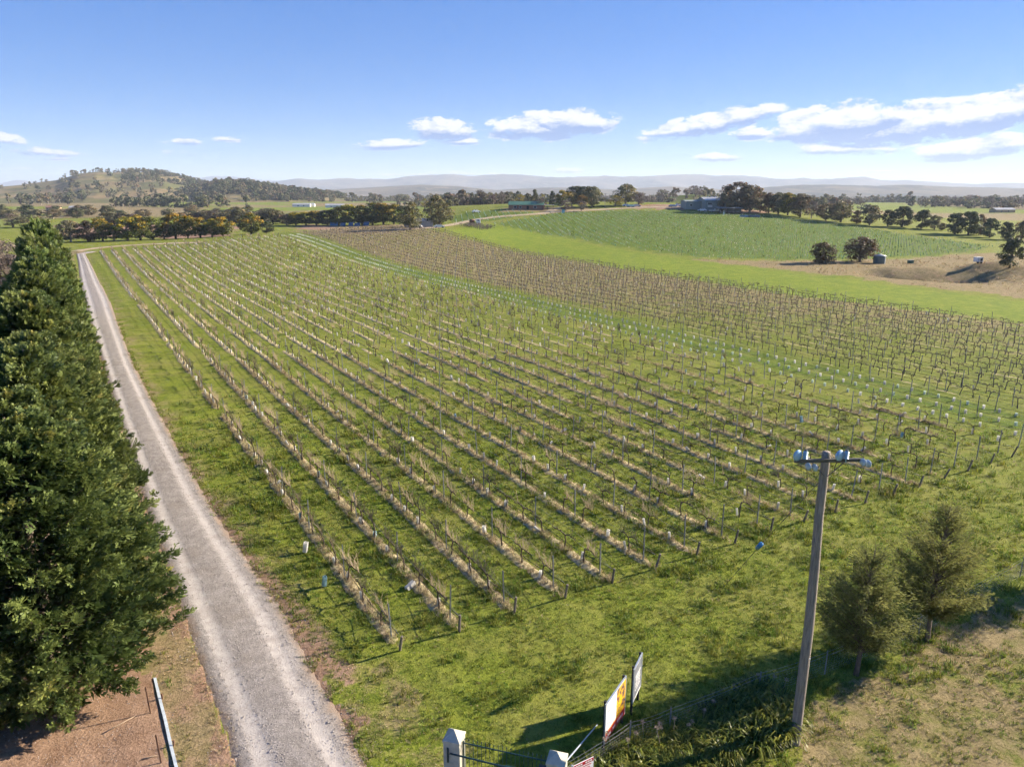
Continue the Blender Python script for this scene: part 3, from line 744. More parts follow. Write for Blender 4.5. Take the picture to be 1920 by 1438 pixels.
# trellises: posts, end post and wires of each row
nearp = set((k, i) for (_, k, i, _, _) in allp[:300])
TRE = {}
for k in range(NROWS):
    p = rowpt(k, 0); d = rowdir(k); az = math.atan2(-d[0], d[1]); root = None
    mine = [t for t in allp if t[1] == k and (k, t[2]) in nearp]
    vis_end = visible(p)
    if not mine and not vis_end: continue
    root = empty('vine_trellis', (p[0], p[1], z1(p[0], p[1])), 'trellis of grey steel posts and wires on the %s' % rowname(k), 'trellis', 'vineyard trellises', az)
    TRE[k] = root; inv = Matrix.Rotation(-az, 3, 'Z'); base = Vector((p[0], p[1], z1(p[0], p[1])))
    r = random.Random(1200 + k)
    if vis_end or k < 24:
        link('end_post', ENDM, root, (0, 0, 0), (r.uniform(.10, .30), r.uniform(-.08, .08), 0), (1, 1, r.uniform(.92, 1.06)))
    for t in mine:
        q = Vector((t[3][0], t[3][1], z1(t[3][0], t[3][1])))
        link('post', POSTM, root, inv @ (q - base), (r.gauss(0, .022), r.gauss(0, .03), r.choice((0, math.pi)) + r.uniform(-.2, .2)), (1, 1, r.uniform(.93, 1.05)))
    Lw = min(rowlen(k), 110.0)
    ss = np.arange(0, Lw, 3.0)
    pts = [rowpt(k, s) for s in ss]
    def wline(h, jit, rad, mat, name, s0):
        path = []
        for s, q in zip(ss, pts):
            path.append(inv @ (Vector((q[0], q[1], z1(q[0], q[1]) + h + r.uniform(-jit, jit))) - base))
        path[0].z = 0.78
        MB().tube(path, rad, 4, False).build(name, mat, root)
    wline(0.50, 0.03, 0.0125, HOSE, 'drip_hose', 0)
    wline(0.95, 0.015, 0.006, WIRE, 'wire', 0)
    wline(1.45, 0.015, 0.0035, WIRE, 'wire', 0)

# the rest of the vineyard, too many and too far to count
def far_list(l, n0): return l[n0:]
def put(name, items, protos, s0, s1, label, pick=None):
    P = np.array([(t[3][0], t[3][1], 0) for t in items]); P[:, 2] = Z(P[:, 0], P[:, 1])
    az = np.array([t[4] for t in items]) + (.85 if 'guard' in name else 0) + rng.normal(0, .12, len(P)) + math.pi * rng.integers(0, 2, len(P))
    return scatter(name, protos, P, az, rng.uniform(s0, s1, len(P)), None, rng.normal(0, .05, (len(P), 2)), label)
fv = allv[300:]
put('vine_foliage', [t for t in fv if t[1] < 4], VJ, .85, 1.15, 'leafless vines with pale canes farther along the rows by the drive')
put('pruned_vine_foliage', [t for t in fv if 4 <= t[1] < 19], PJ[:3] + VJ[:4], .9, 1.15, 'pruned leafless vines farther off in the middle of the vineyard')
put('old_vine_foliage', [t for t in fv if t[1] > 21], OJ, .85, 1.12, 'dense old dark vines in the block beyond the young rows')
put('distant_guards', allg[300:], GM[:3], .9, 1.1, 'white carton guards dotted through the far rows')
put('distant_young_guards', alls[300:], SEED, .95, 1.2, 'small pale guards on the far stretch of the young rows')
put('distant_posts', allp[300:], [POSTM], .95, 1.02, 'grey steel posts standing in the far rows')
# vineyard on the winery hill: guards and thin posts in rows
def hillrows(name, poly, bearing, label, gap=3.1, step=1.6):
    a = math.radians(bearing); d = np.array([math.sin(a), math.cos(a)]); n = np.array([d[1], -d[0]])
    c = poly.mean(0); ii = np.arange(-110, 111); jj = np.arange(-160, 161)
    I, J = np.meshgrid(ii, jj); q = c + I[..., None] * n * gap + J[..., None] * d * step; q = q.reshape(-1, 2)
    q = q + rng.normal(0, .06, q.shape); q = q[inside(poly, q[:, 0], q[:, 1])]
    j = np.tile(jj.repeat(len(ii)), 1)
    P = np.c_[q, Z(q[:, 0], q[:, 1])]
    keep = rng.random(len(P)) < .86; P = P[keep]
    thin = MB(); thin.box((0, 0, .7), (.05, .05, 1.5)); tm = thin.mesh('thin_post', STEEL)
    lf = MB()
    for i in range(7):
        r = random.Random(i); aa = r.uniform(0, 6.3); lf.tube([(0, 0, .3), (math.cos(aa) * .25, math.sin(aa) * .35, .9), (math.cos(aa) * .3, math.sin(aa) * .55, 1.15)], [.02, .016, .008], 3, False)
    gl = MB().add(*(lambda b: (b.v, b.f))(lf)).mesh('cane_piece', leafmat('vine_shoot', (0.10, 0.14, 0.06), (0.10, 0.14, 0.06), trans=0.2))
    idx = rng.choice(4, len(P), p=[.52, .26, .14, .08])
    return scatter(name, [carton(.12, .46, GUARDG), carton(.12, .42, GUARD), tm, gl], P, rng.uniform(0, 6.3, len(P)), rng.uniform(.8, 1.2, len(P)), idx, rng.normal(0, .06, (len(P), 2)), label)
hillrows('hill_vineyard_growth', HILLV, -5.0, 'young vineyard with pale guards covering the winery hill')
hillrows('house_vineyard_growth', HILLV2, -5.0, 'young vineyard with pale guards in front of the green-roofed house')

# ---- dry grass mounded under the vines, and mown grass
DRY = bpy.data.materials.new('dry_grass'); DRY.use_nodes = True
def _dry():
    t = DRY.node_tree; b = t.nodes['Principled BSDF']; g = t.nodes.new('ShaderNodeNewGeometry'); pos = X(t, g.outputs['Position'])
    n = noise(t, pos, 6.0, 4, .7); n2 = noise(t, pos, .7, 3)
    c = mixc(t, n.smooth(.3, .7), (0.24, 0.195, 0.095), (0.55, 0.46, 0.28)); c = mixc(t, n2.smooth(.54, .72) * .7, c, (0.13, 0.15, 0.035))
    t.links.new(c.s, b.inputs['Base Color']); b.inputs['Roughness'].default_value = 1; b.inputs['Specular IOR Level'].default_value = .05
    bp = t.nodes.new('ShaderNodeBump'); bp.inputs['Strength'].default_value = .8; bp.inputs['Distance'].default_value = .12
    t.links.new(n.s, bp.inputs['Height']); t.links.new(bp.outputs[0], b.inputs['Normal'])
_dry()
def berms():
    Vs, Fs, n0 = [], [], 0
    for k in range(NROWS):
        if k in YOUNG: continue
        s = np.arange(0.0, rowlen(k), .45 if k < 14 else .8); p = rowpt(k, 0) + rowdir(k)[None] * s[:, None]
        nrm = np.array([rowdir(k)[1], -rowdir(k)[0]])
        amp = fbm(s / 5.0 + k * 17.3, s * 0 + k * 3.1, 50, 3)
        lo, hi = (.08, .46) if k < 7 else (.24, .54) if k < 15 else (.38, .66)
        a = sstep(amp, lo, hi) * (1.0 if k < 14 else .7 if k < 19 else .55) * sstep(s, 0, 1.2)
        nx = 5; off = np.array([-.38, -.2, 0, .2, .38]); prof = np.array([-.12, .62, 1, .62, -.12])
        w = (.55 + .45 * a)[:, None] * (1 + .3 * (vn(s[:, None] * 1.7, off[None] * 3 + k, 4) - .5))
        x = p[:, 0:1] + nrm[0] * off * w * 1.35; y = p[:, 1:2] + nrm[1] * off * w * 1.35
        z = Z(x, y) - .07 + prof * (a * .17)[:, None] * (1 + 1.0 * (vn(x * 3.1, y * 3.1, 9) - .5))
        i = np.arange(len(s) - 1)[:, None] * nx + np.arange(nx - 1)[None]
        Fs.append(np.stack([i, i + 1, i + nx + 1, i + nx], -1).reshape(-1, 4) + n0); Vs.append(np.c_[x.ravel(), y.ravel(), z.ravel()]); n0 += x.size
    tag(link('dry_grass', np_mesh('dry_grass', np.concatenate(Vs), np.concatenate(Fs), [DRY], True)), 'long dry grass mounded under the vines along every row', kind='stuff')
berms()
def tuft(seed, n, h, spread, w, c):
    r = np.random.default_rng(seed); V, F, T = [], [], []
    for i in range(n):
        a = r.uniform(0, 2 * math.pi); q = r.uniform(0, spread, 2) * np.array([math.cos(a), math.sin(a)]); ln = h * r.uniform(.5, 1.15)
        b = r.uniform(0, 2 * math.pi); d = np.array([math.cos(b), math.sin(b)]); lean = ln * r.uniform(.3, 1.0); pr = np.array([-d[1], d[0]]) * w / 2
        t = r.uniform(0, 1); m = q + d * lean * .35
        V += [(*(q - pr), -.02), (*(q + pr), -.02), (*(m + pr * .8), ln * .6), (*(m - pr * .8), ln * .6), (*(q + d * lean), ln * .85)]
        k = i * 5; F += [(k, k + 1, k + 2), (k, k + 2, k + 3), (k + 3, k + 2, k + 4)]; T += [t] * 5
    return np_mesh('tuft', V, np.array(F), [c], False, {'tint': T})
GRASSM = leafmat('green_grass', (0.070, 0.112, 0.010), (0.235, 0.275, 0.038), trans=.4, rand=.3)
STRAW = leafmat('straw', (0.22, 0.175, 0.085), (0.54, 0.44, 0.27), trans=.35, rand=.2)
GT = [tuft(i, 9, .085, .10, .014, GRASSM) for i in range(5)]; DT = [tuft(20 + i, 12, .27, .10, .013, STRAW) for i in range(5)]
LT = [tuft(40 + i, 10, .20, .12, .018, GRASSM) for i in range(3)]
def grass():
    n = 190000
    R = np.sqrt(rng.uniform(17 ** 2, 75 ** 2, n)); A = rng.uniform(-.80, .80, n)
    keep = rng.random(n) < np.clip((30 / R) ** 1.5, 0, 1) * np.clip((75 - R) / 40, 0, 1); R, A = R[keep], A[keep]
    x, y = R * np.sin(A), R * np.cos(A); t = road_t(x, y)
    ok = ((t > 1.12) | (t < -1.3)) & ~inside(YARD, x, y); 
    p = fbm(x / 1.3, y / 1.3, 77, 3)
    bank = inside(BANK, x, y); ver = inside(VERGE, x, y); tan = inside(TAN, x, y) & (p > .42); left = (t < -1)
    ok &= ~(((ver | left) & (p < .46)) | (bank & (p < .38)))
    # the swales between the rows keep the mower's short cut
    x, y, bank, ver, tan, left, p = (q[ok] for q in (x, y, bank, ver, tan, left, p)); z = Z(x, y)
    dry = (bank & (rng.random(len(x)) < .5)) | ((ver | left) & (rng.random(len(x)) < .9)) | (tan & (rng.random(len(x)) < .55)) | (rng.random(len(x)) < .05)
    idx = np.where(dry, 8 + rng.integers(0, 5, len(x)), np.where(p > .62, 5 + rng.integers(0, 3, len(x)), rng.integers(0, 5, len(x))))
    s = np.where(dry, rng.uniform(.28, .5, len(x)), rng.uniform(.7, 1.4, len(x))) * np.clip(np.hypot(x, y) / 30, .9, 1.8)
    scatter('grass', GT + LT + DT, np.c_[x, y, z], rng.uniform(0, 6.3, len(x)), s, idx, None, 'short green and straw-coloured grass on the headland and between rows')
grass()
def rowtufts():
    P = []
    for k in range(22):
        if k in YOUNG: continue
        n = int(75 * 14); s = rng.uniform(0, 75, n); amp = fbm(s / 5.0 + k * 17.3, s * 0 + k * 3.1, 50, 3)
        lo, hi = (.08, .46) if k < 7 else (.24, .54) if k < 15 else (.38, .66)
        a = sstep(amp, lo, hi); s = s[rng.random(n) < a * .95 + .03]
        q = rowpt(k, 0) + rowdir(k)[None] * s[:, None] + rng.normal(0, .15, (len(s), 2)); P.append(q)
    q = np.concatenate(P); R = np.hypot(*q.T); q = q[(R < 85)]
    scatter('straw_grass', DT, np.c_[q, Z(q[:, 0], q[:, 1]) + .06], rng.uniform(0, 6.3, len(q)), rng.uniform(.7, 1.35, len(q)), None, rng.normal(0, .1, (len(q), 2)), 'straw-coloured tussocks standing along the vine rows')
rowtufts()

def road_edge_tufts():
    n = 5200; y = 17 + 90 * rng.random(n) ** 1.6; sd = np.where(rng.random(n) < .55, 1, -1); t = sd * (1.04 + rng.normal(0, .11, n)); l, r_e = edge(RL, y), edge(RR, y); x = l + (t + 1) / 2 * (r_e - l)
    k = fbm(x / 1.1, y / 1.1, 88, 3) > .43; x, y, sd = x[k], y[k], sd[k]; m = len(x); g = (rng.random(m) < .5) & (sd > 0)
    scatter('verge_grass', GT + LT + DT, np.c_[x, y, Z(x, y)], rng.uniform(0, 6.3, m), np.where(g, rng.uniform(.7, 1.3, m), rng.uniform(.3, .6, m)), np.where(g, rng.integers(0, 8, m), 8 + rng.integers(0, 5, m)), None, 'ragged grass creeping over the edges of the gravel road')
road_edge_tufts()

# ------------------------------------------------------------------ trees
TRUNK = basic('tree_bark', (0.13, 0.10, 0.075), 0.95, 0.4, 5, bump=0.6, bscale=12, stretch=(3, 3, 1), obj_rand=0.2)
PALE = basic('gum_bark', (0.34, 0.29, 0.23), 0.9, 0.4, 3, obj_rand=0.2)
LM = {
    'euc': leafmat('gum_leaves', (0.10, 0.102, 0.055), (0.25, 0.225, 0.12), (0.38, 0.225, 0.10), .3, .22),
    'wattle': leafmat('wattle_leaves', (0.056, 0.076, 0.020), (0.15, 0.165, 0.04), (0.47, 0.31, 0.02), .28, .15),
    'dark': leafmat('cypress_leaves', (0.050, 0.070, 0.034), (0.145, 0.155, 0.065), (0.12, 0.11, 0.04), .25, .2),
    'brown': leafmat('oak_leaves', (0.075, 0.064, 0.030), (0.20, 0.155, 0.08), (0.20, 0.10, 0.05), .2, .15),
    'gold': leafmat('golden_leaves', (0.17, 0.125, 0.03), (0.36, 0.27, 0.06), (0.42, 0.24, 0.03), .3, .2),
    'bare': leafmat('bare_twigs', (0.10, 0.080, 0.065), (0.24, 0.19, 0.15), None, .1, .2),
}
def unit(n, r):
    v = r.normal(size=(n, 3)); return v / np.linalg.norm(v, axis=1)[:, None]
def cards(C, N, size, r, thin=0.75):
    """leaf-spray quads at C facing roughly along N"""
    n = len(C); a = np.cross(N, unit(n, r)); a /= np.linalg.norm(a, axis=1)[:, None] + 1e-9; b = np.cross(N, a)
    s = size * r.uniform(.55, 1.3, n)[:, None]; k = s * thin
    j = lambda: 1 + r.uniform(-.35, .35, (n, 1))
    V = np.stack([C - a * s * j() - b * k * j(), C + a * s * j() - b * k * j() * .7, C + a * s * j() * .8 + b * k * j(), C - a * s * j() * .6 + b * k * j()], 1).reshape(-1, 3)
    return V, np.arange(4 * n).reshape(-1, 4)
def crown_mesh(seed, kind, ncl, per, size, shape='round', h=10.0, rad=4.2, lo=0.28):
    r = np.random.default_rng(seed); Cs, Ns, T = [], [], []
    cz0, cz1 = h * lo, h
    cen = []
    while len(cen) < ncl:
        t = r.uniform(0, 1); z = cz0 + (cz1 - cz0) * t
        if shape == 'round': R = rad * math.sqrt(max(1 - (2 * t - 0.95) ** 2 * .95, 0.02))
        elif shape == 'cone': R = rad * (1 - t) ** .75 * (1 if t > .08 else .7) + .15
        elif shape == 'ball': R = rad * math.sqrt(max(1 - (2 * t - .8) ** 2 * .8, .02))
        else: R = rad * (0.45 + .55 * math.sin(math.pi * min(t * 1.05, 1)))
        a = r.uniform(0, 2 * math.pi); q = R * math.sqrt(r.uniform(.12, 1)) * .86
        cen.append((q * math.cos(a), q * math.sin(a), z))
    cen = np.array(cen); cr = r.uniform(.20, .36, ncl) * rad * (1.0 if shape != 'ball' else 1.15)
    if shape == 'cone': cr *= .75
    for c, q in zip(cen, cr):
        d = unit(per, r); d[:, 2] = np.abs(d[:, 2]) * np.where(r.random(per) < .7, 1, -1)
        p = c + d * q * r.uniform(.65, 1.1, per)[:, None] * np.array([1, 1, .8])
        Cs.append(p); Ns.append(d + unit(per, r) * .7)
        base = r.uniform(.1, .75); t = np.clip(base + r.normal(0, .22, per), 0, 1)
        hf = np.clip((p[:, 2] - cz0) / (cz1 - cz0), 0, 1); outer = np.hypot(p[:, 0], p[:, 1]) / rad
        if kind == 'wattle':
            bl = (r.random() < .62) * r.uniform(.5, 1); t = np.where(r.random(per) < bl * sstep(hf + outer * .25, .45, .95), 1 + r.uniform(.35, 1, per), t)
        elif kind in ('euc', 'brown'):
            bl = (r.random() < .35) * r.uniform(.2, .6); t = np.where(r.random(per) < bl, 1 + r.uniform(.2, .9, per), t)
        T.append(t)
    C, N, T = np.concatenate(Cs), np.concatenate(Ns), np.concatenate(T)
    N /= np.linalg.norm(N, axis=1)[:, None]
    V, F = cards(C, N, size, r, .75 if kind != 'bare' else .16)
    me = np_mesh('crown', V, F, [LM[kind]], False, {'tint': np.repeat(T, 4)})
    # trunk and limbs
    b = MB(); lean = r.normal(0, .25, 2)
    tb = h * .032 * (1.1 if shape != 'cone' else .8)
    top = (lean[0], lean[1], h * (.62 if shape != 'cone' else .92))
    b.tube([(0, 0, -.4), (0, 0, .1), (lean[0] * .3, lean[1] * .3, h * .3), top], [tb * 1.25, tb, tb * .75, tb * .3], 7)
    for c in cen[r.permutation(ncl)[:7]]:
        z0 = max(min(c[2] - h * .18, h * .5), h * .12); b.tube([(lean[0] * .3, lean[1] * .3, z0), (c[0] * .5, c[1] * .5, (z0 + c[2]) / 2 + .1), tuple(c)], [tb * .5, tb * .33, tb * .12], 5, False)
    tm = b.mesh('trunk', PALE if kind in ('euc', 'bare') and seed % 2 else TRUNK, True)
    return tm, me
SPEC = {'euc': ('round', 46, 80, .22, .14), 'wattle': ('round', 44, 84, .22, .14), 'dark': ('oval', 44, 84, .24, .07), 'brown': ('ball', 50, 84, .21, .10),
        'gold': ('round', 26, 60, .19, .2), 'bare': ('round', 30, 70, .36, .2), 'cone': ('cone', 40, 60, .22, .05)}
TREES = {}
for kd, (shp, ncl, per, sz, lo) in SPEC.items():
    TREES[kd] = [crown_mesh(1000 + 31 * i + sum(map(ord, kd)), kd if kd != 'cone' else 'dark', ncl, per, sz, shp, lo=lo) for i in range(4)]
FARTREE = {kd: [crown_mesh(2000 + 17 * i + sum(map(ord, kd)), kd if kd != 'cone' else 'dark', 14, 22, .62 if kd != 'bare' else .7, shp, lo=lo) for i in range(4)] for kd, (shp, ncl, per, sz, lo) in SPEC.items() if kd in ('euc', 'dark', 'wattle', 'bare', 'cone')}

def plant_tree(kind, base, height, half, label, group, seed, far=False, name=None):
    r = random.Random(seed); tm, cm = r.choice((FARTREE if far else TREES)[kind])
    nm = name or {'euc': 'gum_tree', 'wattle': 'wattle_tree', 'dark': 'cypress_tree', 'brown': 'oak_tree', 'gold': 'golden_tree', 'bare': 'bare_tree', 'cone': 'pine_tree'}[kind]
    o = empty(nm, tuple(base), label, 'tree', group, r.uniform(0, 6.28)); s = height / 10.0; w = half / (4.3 if far or kind in ('brown', 'bare', 'gold') else 3.7)
    o.scale = (w, w, s)
    link('trunk', tm, o); link('crown', cm, o); return o
def tree_at(kind, u, vb, vt, hw, label, group, seed, Y=None):
    if Y is None: b = gp(u, vb)
    else:
        b = onground(u, Y)
    d = ray(u, vt); t = b[1] / d[1]; top = CAM_H + d[2] * t
    fw = b[1] * CT + (CAM_H - b[2]) * ST
    return plant_tree(kind, b, max(top - b[2], 1.5), hw * fw / FPX, label, group, seed)

WL = [(133, 455, 415, 20, 'euc'), (165, 455, 418, 19, 'brown'), (193, 454, 411, 19, 'wattle'), (214, 453, 424, 15, 'euc'), (240, 453, 409, 24, 'wattle'), (264, 452, 407, 22, 'wattle'), (287, 451, 410, 22, 'wattle'),
      (308, 450, 419, 15, 'euc'), (330, 449, 404, 24, 'wattle'), (353, 448, 407, 20, 'wattle'), (376, 447, 411, 20, 'wattle'), (398, 446, 413, 17, 'wattle'), (418, 445, 410, 21, 'wattle'), (471, 441, 402, 21, 'wattle'), (500, 438, 416, 15, 'dark')]
for i, (u, vb, vt, hw, kd) in enumerate(WL):
    tree_at(kd, u, vb - 1, vt, hw, '%s behind the top of the vineyard, %s from the drive' % ({'wattle': 'dark wattle tree with golden blossom', 'euc': 'grey-green gum tree', 'brown': 'brownish tree', 'dark': 'dark green tree'}[kd], ordw(i)), 'trees behind the top of the vineyard', 10 + i)
WL2 = [(536, 431, 402, 17, 'euc'), (553, 430, 400, 18, 'wattle'), (572, 429, 399, 19, 'wattle'), (592, 427, 397, 19, 'wattle'), (613, 426, 396, 20, 'dark'), (634, 425, 391, 21, 'wattle'), (655, 424, 386, 23, 'wattle'), (678, 423, 388, 20, 'wattle'), (698, 422, 384, 22, 'wattle'), (718, 421, 383, 22, 'wattle'), (738, 421, 385, 21, 'wattle')]
for i, (u, vb, vt, hw, kd) in enumerate(WL2):
    tree_at(kd, u, vb, vt, hw, '%s above the blue sheeting, %s along towards the shed' % ({'wattle': 'dark wattle tree with yellow blossom', 'euc': 'grey gum tree', 'dark': 'dark leafy tree'}[kd], ordw(i)), 'trees above the blue sheeting', 40 + i, Y=385 - i * 1.5)
WL3 = [(205, 399, 22), (228, 400, 20), (250, 402, 20), (385, 396, 20), (405, 394, 22), (428, 396, 22), (448, 393, 22), (468, 398, 18), (490, 399, 18), (510, 393, 20), (528, 402, 15), (20, 402, 24), (55, 405, 26), (345, 399, 18), (366, 401, 16)]
for i, (u, vt, hw) in enumerate(sorted(WL3)):
    tree_at('euc' if i % 4 else 'bare', u, 430, vt, hw, 'grey-green gum in the second tree line behind the wattles, %s from the hedge side' % ordw(i), 'second tree line behind the wattles', 70 + i, Y=400)
BELT = sorted(random.Random(21).sample(range(-20, 520), 34))
for i, u in enumerate(BELT):
    r0 = random.Random(900 + i)
    tree_at('euc' if i % 3 else 'dark', u, 420, 388 + r0.uniform(-3, 9), r0.uniform(9, 15), 'tree in the belt across the paddocks below the hill, %s from the west' % ordw(i), 'tree belt below the hill', 1500 + i, Y=560 + r0.uniform(-45, 60))
SINGLE = [
    ('euc', 769, 431, 382, 23, 'spreading russet-tinged gum shading the small grey shed', None), ('euc', 824, 426, 370, 26, 'tall dense gum with bare trunk beside the dirt road bend', None),
    ('gold', 797, 400, 374, 10, 'small orange autumn tree between the two big gums', 470), ('bare', 1012, 392, 374, 14, 'bare tree in front of the green-roofed house', None),
    ('cone', 1003, 392, 356, 10, 'pointed dark cypress behind the green-roofed house', 425), ('gold', 974, 392, 364, 12, 'yellow-green tree behind the left end of the green roof', 428),
    ('cone', 1035, 392, 359, 9, 'narrow russet cypress just right of the house', 432), ('gold', 1018, 391, 366, 10, 'golden shrub tree at the end of the house', 415),
    ('wattle', 1054, 390, 359, 13, 'dark golden-tipped tree right of the house drive', 418), ('gold', 1072, 392, 360, 17, 'bright golden tree on the lawn by the house drive', 408), ('gold', 1090, 393, 367, 13, 'smaller golden tree next to the bright golden one', 404),
    ('dark', 1080, 388, 351, 21, 'big dark evergreen behind the golden trees', 440), ('dark', 1096, 388, 352, 18, 'dark evergreen beside the biggest one behind the golden trees', 436), ('euc', 1110, 389, 352, 20, 'round dark gum with orange-tinged leaves on the lawn', 410),
    ('gold', 1153, 388, 368, 19, 'low golden tree beside the parked cars', 408), ('euc', 1172, 387, 348, 19, 'tall russet gum behind the parked cars', 418), ('bare', 1197, 387, 363, 22, 'wide bare tan tree above the parked cars', 416),
    ('bare', 1060, 396, 377, 16, 'bare tree on the lawn near the small blue sign', None), ('bare', 1090, 397, 378, 12, 'small bare tree low on the lawn', None),
    ('euc', 1361, 396, 361, 15, 'rounded grey gum at the corner of the winery verandah', 372), ('euc', 1379, 396, 345, 27, 'tallest gum tree beside the winery', 378), ('euc', 1405, 397, 350, 25, 'broad gum tree next to the tallest one by the winery', 374),
    ('brown', 1541, 494, 457, 26, 'low rounded brown-green tree in the dry paddock', None), ('brown', 1612, 491, 447, 31, 'larger round-headed tree beside the water tank', None), ('dark', 1893, 502, 450, 21, 'upright dark tree standing on the dam bank', None),
    ('brown', 1766, 432, 419, 7, 'small ball-shaped bush in the tree line beyond the hill vineyard', None), ('euc', 1541, 400, 371, 8, 'lone umbrella-shaped gum above the tree line on the ridge', 640),
]
for i, (kd, u, vb, vt, hw, lb, Y) in enumerate(SINGLE): tree_at(kd, u, vb, vt, hw, lb, None, 100 + i, Y)
RL_ = [(1425, 399, 362, 15, 'euc'), (1441, 401, 364, 16, 'brown'), (1459, 403, 363, 19, 'euc'), (1477, 405, 365, 19, 'wattle'), (1500, 408, 366, 21, 'euc'), (1521, 411, 379, 14, 'bare'), (1548, 415, 384, 17, 'euc'), (1576, 418, 380, 21, 'euc'), (1605, 421, 397, 11, 'brown'), (1630, 424, 387, 18, 'euc'),
       (1664, 426, 396, 13, 'dark'), (1691, 427, 390, 18, 'dark'), (1727, 430, 396, 16, 'dark'), (1752, 432, 405, 11, 'euc'), (1790, 440, 402, 17, 'dark'), (1815, 442, 400, 19, 'dark'), (1835, 442, 406, 12, 'brown'), (1855, 447, 412, 14, 'dark'), (1885, 451, 418, 13, 'dark'), (1915, 452, 416, 14, 'euc')]
for i, (u, vb, vt, hw, kd) in enumerate(RL_):
    tree_at(kd, u, vb - 1, vt, hw, '%s edging the hill vineyard, %s in line from the winery' % ({'wattle': 'golden-tipped tree', 'euc': 'russet-tinged gum', 'dark': 'dark evergreen', 'brown': 'brown rounded tree', 'bare': 'bare tree'}[kd], ordw(i)), 'trees edging the hill vineyard', 140 + i)
# trees dotted over the grassy hill
def hill_trees():
    r = random.Random(3); spots = []
    for (u0, u1, Y0, Y1, n) in ((-20, 480, 1000, 2200, 90), (120, 330, 1250, 1700, 34), (130, 215, 2150, 2320, 12), (205, 345, 2150, 2330, 36), (0, 150, 1000, 1300, 18)):
        for _ in range(n): spots.append((r.uniform(u0, u1), r.uniform(Y0, Y1), 'euc' if r.random() < .75 else 'dark'))
    for i in range(15): spots.append((214 + i * 7.3 + r.uniform(-2, 2), 935 + r.uniform(-15, 15), 'dark'))
    for i in range(16): spots.append((r.uniform(320, 470), r.uniform(880, 960), 'dark' if r.random() < .5 else 'euc'))
    spots.sort()
    for i, (u, Y, kd) in enumerate(spots):
        x = ray(u, 400)[0] / ray(u, 400)[1] * Y; z = bvz(HILL_BV, x, Y); z2 = bvz(WOOD_BV, x, Y); z = max([q for q in (z, z2, z1(x, Y)) if q is not None])
        h = r.uniform(9, 16)
        plant_tree(kd, (x, Y, z), h, h * r.uniform(.36, .6), 'small %s tree on the grassy hill, %s counted from its western foot' % ('grey-green' if kd == 'euc' else 'dark', ordw(i)), 'trees dotted over the hill', 300 + i, True)
hill_trees()
# far woods that read as one mass
def woods(name, pts, kinds, label, s0=.8, s1=1.5):
    pr = [MB_join(FARTREE[k][i]) for k in kinds for i in range(4)]
    P = np.array(pts); n = len(P)
    s = rng.uniform(s0, s1, n); scatter(name, pr, P, rng.uniform(0, 6.3, n), np.c_[s * rng.uniform(.9, 1.35, n), s * rng.uniform(.9, 1.35, n), s * rng.uniform(.8, 1.1, n)], None, None, label)
def MB_join(tc):
    tm, cm = tc; a = bmesh.new(); a.from_mesh(cm); n = len(a.faces); a.from_mesh(tm)
    a.faces.ensure_lookup_table()
    for f in a.faces[n:]: f.material_index = 1
    me = bpy.data.meshes.new('wood_piece'); a.to_mesh(me); a.free(); me.materials.append(cm.materials[0]); me.materials.append(tm.materials[0]); return me
def wood_pts():
    P = []
    for _ in range(2600):
        u = rng.uniform(330, 660); Y = rng.uniform(1120, 2000); x = ray(u, 400)[0] / ray(u, 400)[1] * Y; z = bvz(WOOD_BV, x, Y)
        if z is not None and z > 2 and vn(x / 70, Y / 70, 8) > .36: P.append((x, Y, z - .3))
    for _ in range(420):
        u = rng.uniform(240, 400); Y = rng.uniform(1750, 2400); x = ray(u, 400)[0] / ray(u, 400)[1] * Y; z = bvz(HILL_BV, x, Y)
        if z is not None and z > 25 and vn(x / 90, Y / 90, 18) > .4: P.append((x, Y, z - .3))
    return P
woods('wooded_hill_forest', wood_pts(), ('euc', 'dark'), 'grey-green bush covering the wooded hill')
def plain_pts(n, Y0, Y1, u0, u1, thr, seed, ch=150.0):
    u = rng.uniform(u0, u1, n); Y = np.sqrt(rng.uniform(Y0 ** 2, Y1 ** 2, n)); d = np.array([ray(q, 400) for q in u]); x = d[:, 0] / d[:, 1] * Y
    k = fbm(x / ch, Y / ch, seed, 3) > thr; x, Y = x[k], Y[k]; return np.c_[x, Y, Z(x, Y) - .3].tolist()
woods('valley_forest', plain_pts(5200, 1250, 4300, 380, 2150, .48, 91, 330.0), ('euc',), 'hazy grey bush across the valley floor', .9, 1.7)
woods('near_valley_forest', plain_pts(420, 620, 1250, 820, 1200, .47, 92) + plain_pts(1100, 520, 1300, 1440, 2150, .49, 93), ('euc', 'bare', 'euc', 'dark'), 'bush beyond the winery ridge and the hill vineyard', .8, 1.3)
woods('homestead_windbreak_forest', plain_pts(150, 560, 700, 840, 960, .2, 94) + plain_pts(60, 900, 1000, 690, 830, .42, 95), ('bare', 'euc'), 'grey-brown belt of trees beyond the fields behind the house', .7, 1.1)
kp = []
for _ in range(150):
    u = rng.uniform(1200, 1440); Y = rng.uniform(700, 1050); x = ray(u, 400)[0] / ray(u, 400)[1] * Y; z = bvz(KNOLL_BV, x, Y)
    if z is not None and z > 0 and vn(x / 30, Y / 30, 44) > .42: kp.append((x, Y, z))
woods('knoll_forest', kp, ('euc', 'bare'), 'trees over the grassy knoll behind the winery', .8, 1.3)

